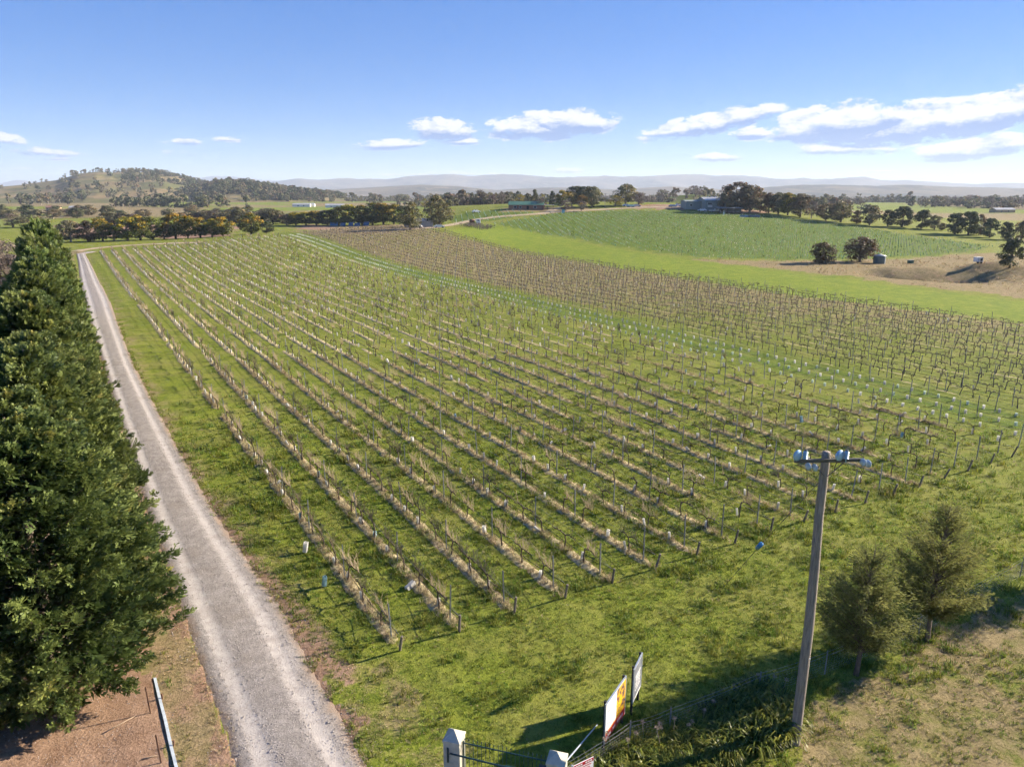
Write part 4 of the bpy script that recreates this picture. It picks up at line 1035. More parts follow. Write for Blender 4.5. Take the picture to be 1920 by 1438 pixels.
# ---- the cypress hedge along the drive
CONIF = leafmat('cypress_sprays', (0.058, 0.094, 0.028), (0.19, 0.235, 0.065), (0.37, 0.32, 0.08), .30, .10, .55)
def spray(r, n=7):
    """one flat feathery cypress spray along +Y"""
    V, F = [], []
    def leaf(o, d, ln, w, dz):
        p = np.array([-d[1], d[0]]); k = len(V)
        m = o + d * ln * .45
        V.extend([(*o, 0), (*(m + p * w), dz * .6), (*(o + d * ln), dz), (*(m - p * w), dz * .6)]); F.append((k, k + 1, k + 2, k + 3))
    leaf(np.array([0, .0]), np.array([0, 1.]), 1.0, .07, .05)
    for i in range(n - 1):
        t = .12 + .7 * i / (n - 2); sg = 1 if i % 2 else -1; a = math.radians(r.uniform(28, 52)) * sg
        leaf(np.array([0, t]), np.array([math.sin(a), math.cos(a)]), .52 * (1.05 - t) + .12, .10, r.uniform(-.14, .2))
    return np.array(V), np.array(F)
def sprays(C, D, size, r, tpl):
    """orient spray templates at C along D"""
    n = len(C); V0 = tpl[0]; D = D / np.linalg.norm(D, axis=1)[:, None]
    side = np.cross(D, unit(n, r)); side /= np.linalg.norm(side, axis=1)[:, None]; up = np.cross(side, D)
    V = C[:, None] + size[:, None, None] * (V0[None, :, 0:1] * side[:, None] + V0[None, :, 1:2] * D[:, None] + V0[None, :, 2:3] * up[:, None])
    F = tpl[1][None] + (np.arange(n) * len(V0))[:, None, None]
    return V.reshape(-1, 3), F.reshape(-1, 4)
def conifer(seed, h=15.5, R=4.6, plumes=380, per=36, size=.46):
    r = np.random.default_rng(seed); rr = random.Random(seed); tpl = [spray(rr) for _ in range(3)]
    Cs, Ds, S, T = [], [], [], []; br = MB()
    br.tube([(0, 0, -.5), (0, 0, .5), (.1, .05, h * .5), (0, 0, h * .97)], [.42, .34, .2, .03], 8)
    for i in range(plumes):
        t = r.uniform(0, 1) ** .95
        zc = .5 + t * (h - 1.3)
        prof = R * (min(1, (t + .10) / .22)) ** .6 * (1 - t ** 1.9) ** .62 * r.uniform(.80, 1.12) + .25
        a = i * 2.399963 + r.normal(0, .22); o = np.array([math.cos(a), math.sin(a), 0])
        up = .35 + .9 * t + r.normal(0, .12); d = o + np.array([0, 0, up]); d /= np.linalg.norm(d)
        ln = max(1.2, min(prof * .62, 3.0)) * r.uniform(.8, 1.15); tip = o * prof + np.array([0, 0, zc + .35])
        if i % 3 == 0: br.tube([(0, 0, max(zc - prof * up * .5, .3)), tuple(tip - d * ln), tuple(tip - d * ln * .3)], [.05, .035, .01], 4, False)
        m = int(per * r.uniform(.75, 1.25)); q = r.uniform(0, 1, m) ** .75; wdt = .62 * (1 - q * .78) * min(1.0, .35 + prof / 3)
        off = unit(m, r) * wdt[:, None] * r.uniform(.3, 1, m)[:, None]
        C = tip - d * ln + d * ln * q[:, None] + off
        D = d * 1.0 + off / (wdt[:, None] + .05) * .75 + np.array([0, 0, .25]) + r.normal(0, .22, (m, 3))
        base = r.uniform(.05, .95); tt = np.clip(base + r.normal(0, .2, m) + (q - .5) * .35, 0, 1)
        if r.random() < .10: tt = tt + r.uniform(.2, .8, m) * (q > .3)
        Cs.append(C); Ds.append(D); S.append(size * r.uniform(.7, 1.25, m)); T.append(tt)
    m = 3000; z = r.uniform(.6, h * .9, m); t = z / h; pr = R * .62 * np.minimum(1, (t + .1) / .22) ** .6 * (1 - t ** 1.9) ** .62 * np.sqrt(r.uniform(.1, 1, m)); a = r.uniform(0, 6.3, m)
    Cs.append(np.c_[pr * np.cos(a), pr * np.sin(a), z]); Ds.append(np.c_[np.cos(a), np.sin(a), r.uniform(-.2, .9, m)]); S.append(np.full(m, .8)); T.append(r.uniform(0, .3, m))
    C, D, S, T = np.concatenate(Cs), np.concatenate(Ds), np.concatenate(S), np.concatenate(T)
    ch = r.integers(0, 3, len(C)); Vs, Fs, Ts, n0 = [], [], [], 0
    for k in range(3):
        s = ch == k; V, F = sprays(C[s], D[s], S[s], r, tpl[k]); Vs.append(V); Fs.append(F + n0); Ts.append(np.repeat(T[s], len(tpl[k][0]))); n0 += len(V)
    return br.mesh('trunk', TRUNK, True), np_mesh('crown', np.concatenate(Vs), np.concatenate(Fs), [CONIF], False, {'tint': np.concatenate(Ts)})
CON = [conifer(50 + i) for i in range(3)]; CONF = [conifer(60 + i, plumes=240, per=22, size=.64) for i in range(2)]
HDIR = rowdir(0); HN = np.array([-HDIR[1], HDIR[0]])
r_ = random.Random(77)
for i in range(20):
    s = 29.5 + i * 5.4 + r_.uniform(-.6, .6); p = HDIR * s + HN * (2.9 + r_.uniform(-.4, .4) - (0.006 * s))
    tm, cm = (CON if i < 7 else CONF)[r_.randrange(3 if i < 7 else 2)]
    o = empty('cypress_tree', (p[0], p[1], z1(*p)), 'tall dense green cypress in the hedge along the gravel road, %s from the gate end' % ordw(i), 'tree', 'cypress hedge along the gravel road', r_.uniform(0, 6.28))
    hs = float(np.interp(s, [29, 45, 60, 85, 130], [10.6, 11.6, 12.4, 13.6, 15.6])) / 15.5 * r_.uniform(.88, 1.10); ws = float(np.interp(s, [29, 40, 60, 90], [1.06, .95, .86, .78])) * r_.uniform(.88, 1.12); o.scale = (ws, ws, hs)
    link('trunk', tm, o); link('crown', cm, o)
p = HDIR * 44 + HN * 10.5
plant_tree('bare', (p[0], p[1], z1(*p)), 9.5, 3.6, 'leafless pinkish tree showing past the back of the cypress hedge', None, 601)
for i, (sx, hx) in enumerate(((150, 9.5), (163, 11), (176, 10))):
    p = HDIR * sx + HN * (7.5 + 2 * i); plant_tree('bare', (p[0], p[1], z1(*p)), hx - 1.5, 4.4, 'tan bare tree at the far end of the cypress hedge, %s going away' % ordw(i), 'bare trees beyond the hedge', 610 + i)

# ---- she-oaks by the front fence: fine drooping needles
OAKM = leafmat('sheoak_needles', (0.10, 0.115, 0.04), (0.24, 0.245, 0.08), (0.28, 0.23, 0.08), .45, .05, .7)
def sheoak(seed, h, R, dens):
    r = np.random.default_rng(seed); br = MB(); C, D, T = [], [], []
    br.tube([(0, 0, -.2), (.02, 0, .4), (.08, .05, h * .35), (0, .05, h * .7), (.02, 0, h * .97)], [.13, .10, .07, .04, .01], 7)
    for i in range(dens):
        t = r.uniform(0, 1) ** 1.25; z0 = h * (.17 + .72 * t); a = r.uniform(0, 6.283)
        reach = R * ((.55 + .45 * math.sin(math.pi * min(t * 1.6, 1))) * (1.22 - t) ** .8) * r.uniform(.55, 1.1) + .12
        d = np.array([math.cos(a), math.sin(a), r.uniform(.5, .95) + .5 * t]); e = np.array([0, 0, z0]) + d * reach
        mid = np.array([0, 0, z0]) + d * reach * .5 + r.normal(0, .06, 3)
        br.tube([(0.03, 0.02, z0), tuple(mid), tuple(e)], [.022, .013, .005], 4, False)
        m = int(34 + 140 * min(reach / 1.7, 1) ** 1.6); q = r.uniform(.25, 1.05, m); c = np.where(q[:, None] < .5, np.array([0, 0, z0]) + (mid - [0, 0, z0]) * (q[:, None] / .5), mid + (e - mid) * ((q[:, None] - .5) / .5))
        C.append(c + r.normal(0, .10, (m, 3))); D.append(d * .8 + r.normal(0, .55, (m, 3)) + np.array([0, 0, .15])); tt = np.clip(r.uniform(.2, .8) + r.normal(0, .2, m), 0, 1); T.append(tt + (r.random() < .2) * .5)
    C, D, T = np.concatenate(C), np.concatenate(D), np.concatenate(T); n = len(C); D /= np.linalg.norm(D, axis=1)[:, None]
    ln = r.uniform(.10, .25, n)[:, None]; s = np.cross(D, unit(n, r)); s /= np.linalg.norm(s, axis=1)[:, None]
    tip = C + D * ln + np.array([0, 0, -1]) * ln * .28
    V = np.stack([C - s * .0065, C + s * .0065, C + D * ln * .55 + s * .006, tip], 1).reshape(-1, 3); F = np.arange(4 * n).reshape(-1, 4)
    return br.mesh('trunk', TRUNK, True), np_mesh('crown', V, F, [OAKM], False, {'tint': np.repeat(T, 4)})
for i, (u, v, h, R, dn, lb) in enumerate(((1605, 1265, 5.8, 1.95, 165, 'wispy olive she-oak nearer the power pole'), (1738, 1202, 6.6, 2.0, 185, 'wispy olive she-oak with clear trunk, farther from the power pole'), (2010, 1085, 7.2, 2.2, 190, 'she-oak past the fence corner casting the dark shadow'))):
    tm, cm = sheoak(700 + i, h, R, dn); b = gp(u, v)
    o = empty('sheoak_tree', tuple(b), lb, 'tree', 'she-oaks along the front fence', i * 1.3); link('trunk', tm, o); link('crown', cm, o)

# ------------------------------------------------------------------ power pole
POLEW = basic('pole_timber', (0.25, 0.215, 0.18), 0.9, 0.45, 2.6, bump=0.7, bscale=14, stretch=(9, 9, .7))
RUST = basic('rusty_steel', (0.12, 0.065, 0.04), 0.8, 0.4, 12)
DKSTEEL = basic('dark_steel', (0.11, 0.105, 0.10), 0.6, 0.3, 8, metal=.5)
CERAM = basic('blue_grey_porcelain', (0.26, 0.42, 0.58), 0.25, 0.12, 6, spec=.6)
BLUEP = basic('blue_plastic', (0.03, 0.19, 0.42), 0.35, 0.15, 6, spec=.5)
WHITE = basic('white_paint', (0.74, 0.73, 0.70), 0.6, 0.08, 5)
GLASSM = bpy.data.materials.new('insulator_glass'); GLASSM.use_nodes = True
_b = GLASSM.node_tree.nodes['Principled BSDF']; _b.inputs['Base Color'].default_value = (0.55, 0.68, 0.78, 1); _b.inputs['Roughness'].default_value = 0.12; _b.inputs['Transmission Weight'].default_value = 0.45
def power_pole():
    b0 = gp(1490, 1392); P = empty('power_pole', tuple(b0), 'tall weathered timber power pole with steel crossarm beside the she-oaks', 'power pole')
    T = Vector((-.14, 0, 11.05))
    path = [Vector((0, 0, -.5)), Vector((0, 0, 0)), T * .2 + Vector((.02, 0, 0)), T * .42 + Vector((.05, 0, 0)), T * .62 + Vector((.03, 0, 0)), T * .8 + Vector((-.02, 0, 0)), T * .985, T]
    MB().tube(path, [.185, .180, .172, .163, .152, .143, .135, .120], 14).build('pole', POLEW, P, True)
    az_ = 10.82; ax = -.14
    arm = MB(); arm.box((ax, -.16, az_), (2.16, .09, .10), 0.05); arm.build('crossarm', DKSTEEL, P)
    for sg in (-1, 1): MB().tube([(ax + sg * .52, -.17, az_ - .05), (ax + sg * .04, -.15, az_ - .55)], .016, 5).build('brace', DKSTEEL, P)
    for sg, x in ((-1, ax - 1.02), (1, ax + .30)):
        d = MB(); d.lathe([(.03, -.05), (.17, -.045), (.185, 0), (.15, .035), (.06, .06), (.035, .11)], 18, (x, -.24, az_ + .20), 'Y', .5); d.build('disc_insulator', CERAM, P, True)
        x2 = x + (.27 if sg < 0 else .24)
        s = MB(); pr = [(.018, -.10), (.018, 0)]
        for j in range(4): pr += [(.045, .01 + j * .065), (.085, .02 + j * .065), (.075, .04 + j * .065), (.045, .05 + j * .065)]
        pr += [(.05, .27), (.02, .29)]
        s.lathe(pr, 14, (x2, -.20, az_ + .06)); o = s.build('pin_insulator', CERAM, P, True)
        MB().lathe([(.05, 0), (.05, .03), (.02, .04)], 10, (x2, -.20, az_ + .345)).build('cap', DKSTEEL, o)
    for x, zz in ((ax - .66, -.16), (ax - .45, -.20), (ax + 1.05, -.02), (ax + 1.20, -.06)):
        g = MB(); g.lathe([(.02, -.07), (.06, -.05), (.125, -.01), (.13, .015), (.07, .04), (.03, .09)], 14, (x, -.28, az_ + zz), 'X', .4); o = g.build('strain_disc', GLASSM, P, True)
        MB().lathe([(.03, .085), (.035, .15), (.015, .17)], 8, (x, -.28, az_ + zz), 'X', .4).build('fitting', DKSTEEL, o)
    MB().box((.07, -.185, 3.6), (.05, .015, .05)).build('tag_plate', WHITE, P)
    # guy wire with its blue visibility sleeve
    a = b0 + np.array([-.12, 0, 10.2]); g = gp(1352, 1100); gw = empty('guy_wire', tuple(g), 'thin steel guy wire running from the pole down into the headland', 'wire')
    vec = Vector(a - g); MB().tube([(0, 0, -.2), vec * .5, vec], .011, 5).build('wire', DKSTEEL, gw)
    d = ray(1424, 1022); best = min(np.linspace(.02, .9, 400), key=lambda t: abs((g + np.array(vec) * t)[0] / ((g + np.array(vec) * t)[1] * CT + (CAM_H - (g + np.array(vec) * t)[2]) * ST) * FPX + 960 - 1424))
    q = vec * best; dn = vec.normalized(); sl = MB(); sl.tube([q - dn * .30, q - dn * .28, q + dn * .28, q + dn * .30], [.06, .095, .095, .06], 10)
    o = sl.build('marker_sleeve', BLUEP, None, True); o.location = tuple(g); tag(o, 'bright blue plastic sleeve threaded on the guy wire', 'marker')
power_pole()

# ------------------------------------------------------------------ gate, signs, fence, garden at the road corner
RENDER_ = basic('painted_masonry', (0.42, 0.40, 0.325), 0.9, 0.22, 3, bump=.25, bscale=30)
GATEG = basic('dark_green_paint', (0.012, 0.045, 0.045), 0.45, 0.2, 6, spec=.5)
GALV = basic('galvanised_pipe', (0.42, 0.47, 0.52), 0.4, 0.2, 9, metal=.5)
def pillar(x, y, label, rz):
    P = empty('gate_pillar', (x, y, 0), label, 'gate pillar', 'gate pillars', rz)
    b = MB(); b.box((0, 0, .82), (.56, .56, 1.72)); b.build('shaft', RENDER_, P)
    e = .30; c = MB(); c.add([(-e, -e, 1.68), (e, -e, 1.68), (e, e, 1.68), (-e, e, 1.68), (-e, -e, 1.74), (e, -e, 1.74), (e, e, 1.74), (-e, e, 1.74), (0, 0, 2.0)],
                              [(0, 1, 5, 4), (1, 2, 6, 5), (2, 3, 7, 6), (3, 0, 4, 7), (4, 5, 8), (5, 6, 8), (6, 7, 8), (7, 4, 8), (3, 2, 1, 0)]); c.build('cap', RENDER_, P)
    return P
A, B = np.array([-1.90, 19.45]), np.array([1.42, 18.5])
rzg = math.atan2(B[1] - A[1], B[0] - A[0])
pillar(*A, 'pale rendered gate pillar standing in the sun at the road end of the gate', rzg)
pillar(*B, 'rendered gate pillar half shaded next to the small red-lettered sign', rzg)
def gate():
    d = (B - A) / np.linalg.norm(B - A); p0, p1 = A + d * .30, B - d * .30; L = float(np.linalg.norm(p1 - p0))
    G = empty('gate', (p0[0], p0[1], 0), 'dark green steel bar gate between the two pillars', 'gate', None, rzg)
    def rail(z, y, name='rail', r=.022, x0=0.0, x1=None): MB().tube([(x0, y, z), (x1 or L, y, z)], r, 6).build(name, GATEG, G)
    rail(1.55, 0); rail(.18, 0)
    n = 20
    bar = MB(); bar.tube([(0, 0, .08), (0, 0, 1.66)], .010, 5); bar.lathe([(.010, 1.66), (.024, 1.69), (.004, 1.76)], 6); bm = bar.mesh('bar', GATEG)
    for i in range(n): link('bar', bm, G, ((i + .5) * L / n, 0, 0))
    for x in (.02, L - .02): MB().box((x, 0, .82), (.045, .045, 1.6)).build('stile', GATEG, G)
    o = MB().tube([(-.35, -.30, 1.30), (L * .55, -.26, 1.22), (L * .98, -.22, 1.15)], .030, 7).build('opener_arm', GATEG, G)
    MB().box((L * .60, -.26, 1.2), (.42, .10, .12)).build('motor_box', GATEG, G)
    MB().box((-.42, -.30, 1.22), (.05, .05, .55)).build('hinge_post', GATEG, G)
    MB().box((L - .12, -.14, 1.25), (.28, .20, .34)).build('latch_box', DKSTEEL, G)
gate()
def picture_mat():
    m = bpy.data.materials.new('sunflower_print'); m.use_nodes = True; t = m.node_tree; b = t.nodes['Principled BSDF']
    tcn = t.nodes.new('ShaderNodeTexCoord'); v = X(t, tcn.outputs['Object']); n = noise(t, v, 4.2, 3, .6); n2 = noise(t, v, 9.0, 3, .6)
    c = mixc(t, n.smooth(.42, .52), (0.10, 0.06, 0.09), (0.72, 0.42, 0.02)); c = mixc(t, n2.smooth(.60, .68), c, (0.62, 0.16, 0.03))
    t.links.new(c.s, b.inputs['Base Color']); b.inputs['Roughness'].default_value = .35; return m
RED = basic('red_print', (0.42, 0.018, 0.03), 0.35, 0.06, 4); ORANGE = basic('orange_print', (0.72, 0.24, 0.05), 0.35, 0.06, 4); BOARDW = basic('white_board', (0.76, 0.74, 0.74), 0.35, 0.05, 3)
GREYINK = basic('grey_ink', (0.10, 0.10, 0.11), 0.5, 0.1, 4); DKPOST = basic('dark_post', (0.030, 0.028, 0.027), 0.7, 0.2, 6)
def billboard(p0, p1, z0, z1_, label, style):
    """p0 near edge, p1 far edge; printed face looks to the fence side"""
    p0, p1 = np.array(p0), np.array(p1); L = float(np.linalg.norm(p1 - p0)); rz = math.atan2(*(p1 - p0)[::-1]); h = z1_ - z0
    G = empty('billboard', (p0[0], p0[1], z1(*p0)), label, 'sign', 'signs behind the front fence', rz)
    MB().box((L / 2, .012, z0 + h / 2), (L, .024, h)).build('panel', BOARDW, G)
    for x in (.02, L - .02): MB().box((x, .0135, z0 + h / 2), (.045, .05, h + .02)).build('frame_edge', GALV, G)
    MB().box((L / 2, .0135, z1_ + .022), (L, .05, .04)).build('frame_edge', GALV, G)
    for x in (.10, L - .10): MB().box((x, .065, (z1_ + .1) / 2 - .2), (.08, .08, z1_ + .5)).build('post', DKPOST, G)
    y = -.004
    if style == 'sale':
        MB().box((L * .76, y, z0 + h * .60), (L * .44, .006, h * .74)).build('picture', picture_mat(), G)
        MB().box((L / 2 + .005, y, z0 + h * .10), (L - .09, .006, h * .20)).build('red_band', RED, G)
        MB().box((L / 2 + .005, y, z0 + h * .225), (L - .09, .006, h * .04)).build('orange_stripe', ORANGE, G)
        MB().box((L * .29, y, z0 + h * .60), (L * .46, .006, .018)).build('printed_rule', GREYINK, G)
        r = random.Random(4)
        for (x0, w, zz, hh) in ((.10, .16, .74, .05), (.30, .10, .78, .03), (.10, .2, .46, .03), (.12, .12, .40, .03)):
            MB().box((L * (x0 + w / 2), y, z0 + h * zz), (L * w, .006, h * hh * .4)).build('print_line', GREYINK, G)
        for i in range(11):
            x = L * (.10 + i * .075)
            if i not in (3, 6): MB().box((x, y - .004, z0 + h * .10), (L * .05, .004, h * .06)).build('band_lettering', WHITE, G)
    else:
        MB().box((L / 2, y, z0 + h * .52), (L * .9, .006, h * .9)).build('print_panel', basic('slate_print', (0.16, 0.17, 0.21), .3, .7, 3.5), G)
        for i in range(5): MB().box((L * .5, y - .004, z0 + h * (.28 + .1 * i)), (L * (.6 - .07 * (i % 2)), .004, h * .035)).build('print_line', WHITE, G)
billboard((3.22, 20.58), (4.16, 22.1), .40, 1.98, 'white, red and yellow sale sign seen at a slant behind the fence', 'sale')
billboard((4.50, 22.42), (4.98, 23.42), .55, 2.0, 'narrow slate-grey sign on dark posts behind the colourful one', 'slate')
def small_sign():
    G = empty('gate_sign', (1.95, 18.75, 0), 'small white notice with red lettering by the shaded pillar', 'sign', None, .52)
    MB().tube([(0.02, .05, -.3), (0.02, .05, 1.18)], .035, 8).build('post', GALV, G); MB().tube([(.75, .05, -.3), (.75, .05, 1.0)], .025, 8).build('post', GALV, G)
    MB().box((.42, 0, .95), (.80, .02, .50)).build('panel', BOARDW, G)
    MB().box((.42, -.014, 1.13), (.78, .006, .12)).build('red_band', RED, G)
    for i in range(7):
        if i != 3: MB().box((.14 + i * .095, -.02, 1.13), (.07, .004, .05)).build('lettering', WHITE, G)
    for i in range(3): MB().box((.42, -.014, 1.0 - i * .09), (.6 - .1 * (i % 2), .006, .025)).build('lettering', RED, G)
small_sign()
S0 = np.array([1.74, 18.98, 1.25]); S1 = gp(1120, 1358)
st = empty('strainer_post', (S0[0], S0[1], 0), 'galvanised corner post with a slanting pipe stay reaching into the grass', 'fence post')
MB().tube([(0, 0, -.3), (0, 0, 1.34)], .055, 10).build('post', GALV, st); MB().tube([(0, 0, 1.16), tuple(S1 - np.array([S0[0], S0[1], 0]))], .026, 8).build('stay', GALV, st)
# mesh fence
def fence():
    pts = [np.array([1.74, 18.98])] + [gp(u, v)[:2] for (u, v) in ((1180, 1402), (1255, 1375), (1422, 1306), (1546, 1265), (1722, 1190), (1912, 1082), (2150, 975), (2500, 850))]
    F = empty('wire_fence', (pts[0][0], pts[0][1], 0), 'low galvanised mesh fence with steel pickets along the front boundary', 'fence'); o = Vector((pts[0][0], pts[0][1], 0))
    pk = MB(); pk.box((0, 0, .45), (.03, .03, 1.4)); pk.box((0, 0, .5), (.05, .012, 1.2)); pm = pk.mesh('picket', STEEL)
    G = [Vector((*p, z1(*p))) - o for p in pts]
    for g in G[1:]: link('picket', pm, F, g)
    def line(h, r, nm, jit=0.0):
        path = []
        for a, b in zip(G[:-1], G[1:]):
            for t in np.linspace(0, 1, 5)[:-1]: path.append(a.lerp(b, float(t)) + Vector((0, 0, h - .06 * math.sin(math.pi * t))))
        path.append(G[-1] + Vector((0, 0, h))); MB().tube(path, r, 4, False).build(nm, WIRE, F)
    for h in (1.08, .92): line(h, .006, 'top_wire')
    m = MB()
    for h in np.linspace(.08, .86, 8):
        for a, b in zip(G[:-1], G[1:]): m.tube([a + Vector((0, 0, h)), b + Vector((0, 0, h))], .003, 3, False)
    for a, b in zip(G[:-2], G[1:-1]):
        n = int((b - a).length / .16)
        for i in range(n):
            q = a.lerp(b, i / n); m.tube([q + Vector((0, 0, .05)), q + Vector((0, 0, .88))], .0022, 3, False)
    o2 = m.build('mesh', WIRE, F); o2['kind'] = 'stuff'
fence()
# agapanthus border and its dried flower stems
AGA = leafmat('strap_leaves', (0.05, 0.08, 0.012), (0.25, 0.265, 0.04), (0.38, 0.30, 0.08), .35, .15, .4)
def strap_clump(seed, n=46, h=.62):
    r = np.random.default_rng(seed); V, F, T = [], [], []
    for i in range(n):
        a = r.uniform(0, 6.283); d = np.array([math.cos(a), math.sin(a), 0]); pz = np.array([-d[1], d[0], 0]); ln = h * r.uniform(.7, 1.25); w = r.uniform(.013, .022); reach = ln * r.uniform(.45, 1.0); o = d * r.uniform(0, .13); tw = r.uniform(0, 1) ** 1.2
        k = len(V)
        for q, (rr, zz, ww) in enumerate(((0, -.02, 1), (.28, .62, 1.0), (.62, .84, .9), (1, .60, .2))):
            c = o + d * reach * rr + np.array([0, 0, ln * zz]); V += [tuple(c - pz * w * ww), tuple(c + pz * w * ww)]; T += [tw + (.6 if q == 3 and r.random() < .3 else 0)] * 2
        for q in range(3): F.append((k + 2 * q, k + 2 * q + 1, k + 2 * q + 3, k + 2 * q + 2))
    return np_mesh('strap_clump', V, np.array(F), [AGA], True, {'tint': T})
AGP = poly_px([(1060, 1475), (1130, 1432), (1215, 1398), (1300, 1352), (1380, 1318), (1440, 1305), (1478, 1318), (1482, 1388), (1420, 1412), (1340, 1436), (1260, 1475)])
def border():
    lo, hi = AGP.min(0), AGP.max(0); q = rng.uniform(lo, hi, (900, 2)); q = q[inside(AGP, q[:, 0], q[:, 1])][:170]
    big = np.exp(-((q[:, 0] - gp(1430, 1370)[0]) / 1.3) ** 2) * .55
    scatter('agapanthus_foliage', [strap_clump(i) for i in range(4)], np.c_[q, Z(q[:, 0], q[:, 1])], rng.uniform(0, 6.3, len(q)), rng.uniform(.75, 1.1, len(q)) + big, None, rng.normal(0, .12, (len(q), 2)), 'glossy strap-leaved agapanthus border between the fence and the pole')
    DEAD = basic('dried_stem', (0.36, 0.28, 0.20), .9, .2, 10); r = random.Random(12)
    sp = [(1128, 1425), (1150, 1412), (1183, 1406), (1206, 1392), (1222, 1398), (1246, 1386), (1262, 1394), (1287, 1375), (1300, 1384), (1315, 1368), (1345, 1352), (1180, 1425), (1240, 1415), (1385, 1322), (1428, 1300), (1447, 1308), (1462, 1312)]
    for i, (u, v) in enumerate(sorted(sp)):
        b = gp(u, v); S = empty('dried_flower_stem', tuple(b), 'dried agapanthus flower stem, %s along the border from the gate' % ordw(i), 'flower stem', 'dried agapanthus stems'); h = r.uniform(.65, 1.05); t = (r.uniform(-.28, .28), r.uniform(-.2, .2))
        MB().tube([(0, 0, 0), (t[0] * .4, t[1] * .4, h * .5), (t[0], t[1], h)], [.012, .010, .008], 5).build('stalk', DEAD, S)
        hd = MB()
        for k in range(34):
            a = r.uniform(0, 6.28); e = math.acos(r.uniform(-.5, 1)); d = Vector((math.sin(e) * math.cos(a), math.sin(e) * math.sin(a), math.cos(e))); c = Vector((t[0], t[1], h))
            hd.tube([c, c + d * .055, c + d * .085], [.002, .004, .010], 3)
        hd.build('seed_head', DEAD, S)
border()
# paddock fence by the hedge
def edge_rail():
    px = [(291, 1272), (300, 1310), (311, 1352), (321, 1398), (331, 1438), (338, 1480)]; P = [gp(*q) for q in px]
    R = empty('edging_strip', tuple(P[0]), 'pale metal edging strip along the side of the bare paddock', 'edging'); o = P[0]
    fl = MB()
    for q0, q1 in zip(P[:-1], P[1:]):
        a_, b_ = q0 - o, q1 - o; fl.add([(a_[0] - .07, a_[1], a_[2] + .06), (a_[0] + .05, a_[1], a_[2] + .05), (b_[0] + .05, b_[1], b_[2] + .05), (b_[0] - .07, b_[1], b_[2] + .06), (a_[0] - .07, a_[1], a_[2] - .1), (a_[0] + .05, a_[1], a_[2] - .1), (b_[0] + .05, b_[1], b_[2] - .1), (b_[0] - .07, b_[1], b_[2] - .1)], [(0, 1, 2, 3), (1, 5, 6, 2), (4, 0, 3, 7), (0, 4, 5, 1), (3, 2, 6, 7)])
    fl.build('strip', basic('pale_edging', (0.38, 0.43, 0.48), .5, .2, 5), R)
    for p in P[1::2]: MB().box((.10, 0, .06), (.05, .05, .36)).build('peg', RUST, R, loc=tuple(p - o))
    pk = MB(); pk.box((0, 0, .45), (.035, .035, 1.5)); pk.box((0, .02, .5), (.05, .012, 1.3)); pm = pk.mesh('rusty_picket', RUST)
    for i, (u, v) in enumerate(((282, 1337), (302, 1430))):
        b = gp(u, v); tag(link('rusty_picket', pm, None, tuple(b), (.03, -.02, .3)), 'rusty steel picket in the bare paddock, %s from the hedge' % ordw(i), 'fence post', 'rusty pickets in the paddock')
edge_rail()
def debris():
    r = random.Random(8)
    WOOD = basic('fallen_branch', (0.30, 0.23, 0.16), .9, .3, 9)
    for i, (u, v, ln, a, lb) in enumerate(((195, 1375, 1.1, .9, 'curved dead branch lying on the bare paddock'), (265, 1425, .5, .4, 'short pale stick lying by the rusty picket'), (150, 1330, .7, 1.9, 'thin twig lying under the hedge edge'))):
        b = gp(u, v); p = [(0, 0, .03), (math.cos(a) * ln * .5 + .05, math.sin(a) * ln * .5, .06), (math.cos(a) * ln, math.sin(a) * ln, .03)]
        tag(MB().tube(p, [.025, .02, .01], 6).build('fallen_branch', WOOD, None, True, loc=tuple(b)), lb, 'branch')
debris()
# stray cartons lying on the headland
for i, (u, v, me, lb) in enumerate(((608, 1100, GM[3], 'pale blue sleeve standing loose beside the first row'), (572, 1037, GM[2], 'white carton standing loose between the drive and the first row'), (762, 1107, GM[2], 'white carton lying flat in the second row'), (1503, 793, GM[3], 'pale blue sleeve caught up on a vine in the middle rows'))):
    b = gp(u, v); tag(link('loose_guard', me, None, (b[0], b[1], b[2] + .08), (1.35 if 'flat' in lb else .15, .1, .5 + i), 1.25), lb, 'vine guard')

# ------------------------------------------------------------------ buildings and vehicles on the winery hill
TEAL = basic('teal_sheeting', (0.23, 0.265, 0.245), .55, .12, .6, stretch=(30, 30, .5)); DOORDARK = basic('dark_doorway', (0.018, 0.016, 0.016), .9, .2, 2)
PALEROOF = basic('pale_metal_roof', (0.42, 0.42, 0.40), .45, .12, 1.5, metal=.2); GREENROOF = basic('green_metal_roof', (0.07, 0.16, 0.105), .5, .12, 1.5); BRICK = basic('brick_wall', (0.24, 0.13, 0.085), .9, .3, 9)
GREYSHED = basic('grey_sheeting', (0.27, 0.28, 0.28), .55, .15, 1.2); WINGLASS = basic('window_glass', (0.03, 0.04, 0.05), .1, .1, 2, spec=.6); SKYBLUE = basic('blue_sheeting', (0.10, 0.19, 0.30), .5, .4, .8, obj_rand=.45); TANKG = basic('tank_poly', (0.10, 0.135, 0.125), .5, .12, 1.0, stretch=(6, 6, .4))
def place(u, v, Y=None):
    return gp(u, v) if Y is None else onground(u, Y)
def px_m(b, n): return n * (b[1] * CT + (CAM_H - b[2]) * ST) / FPX
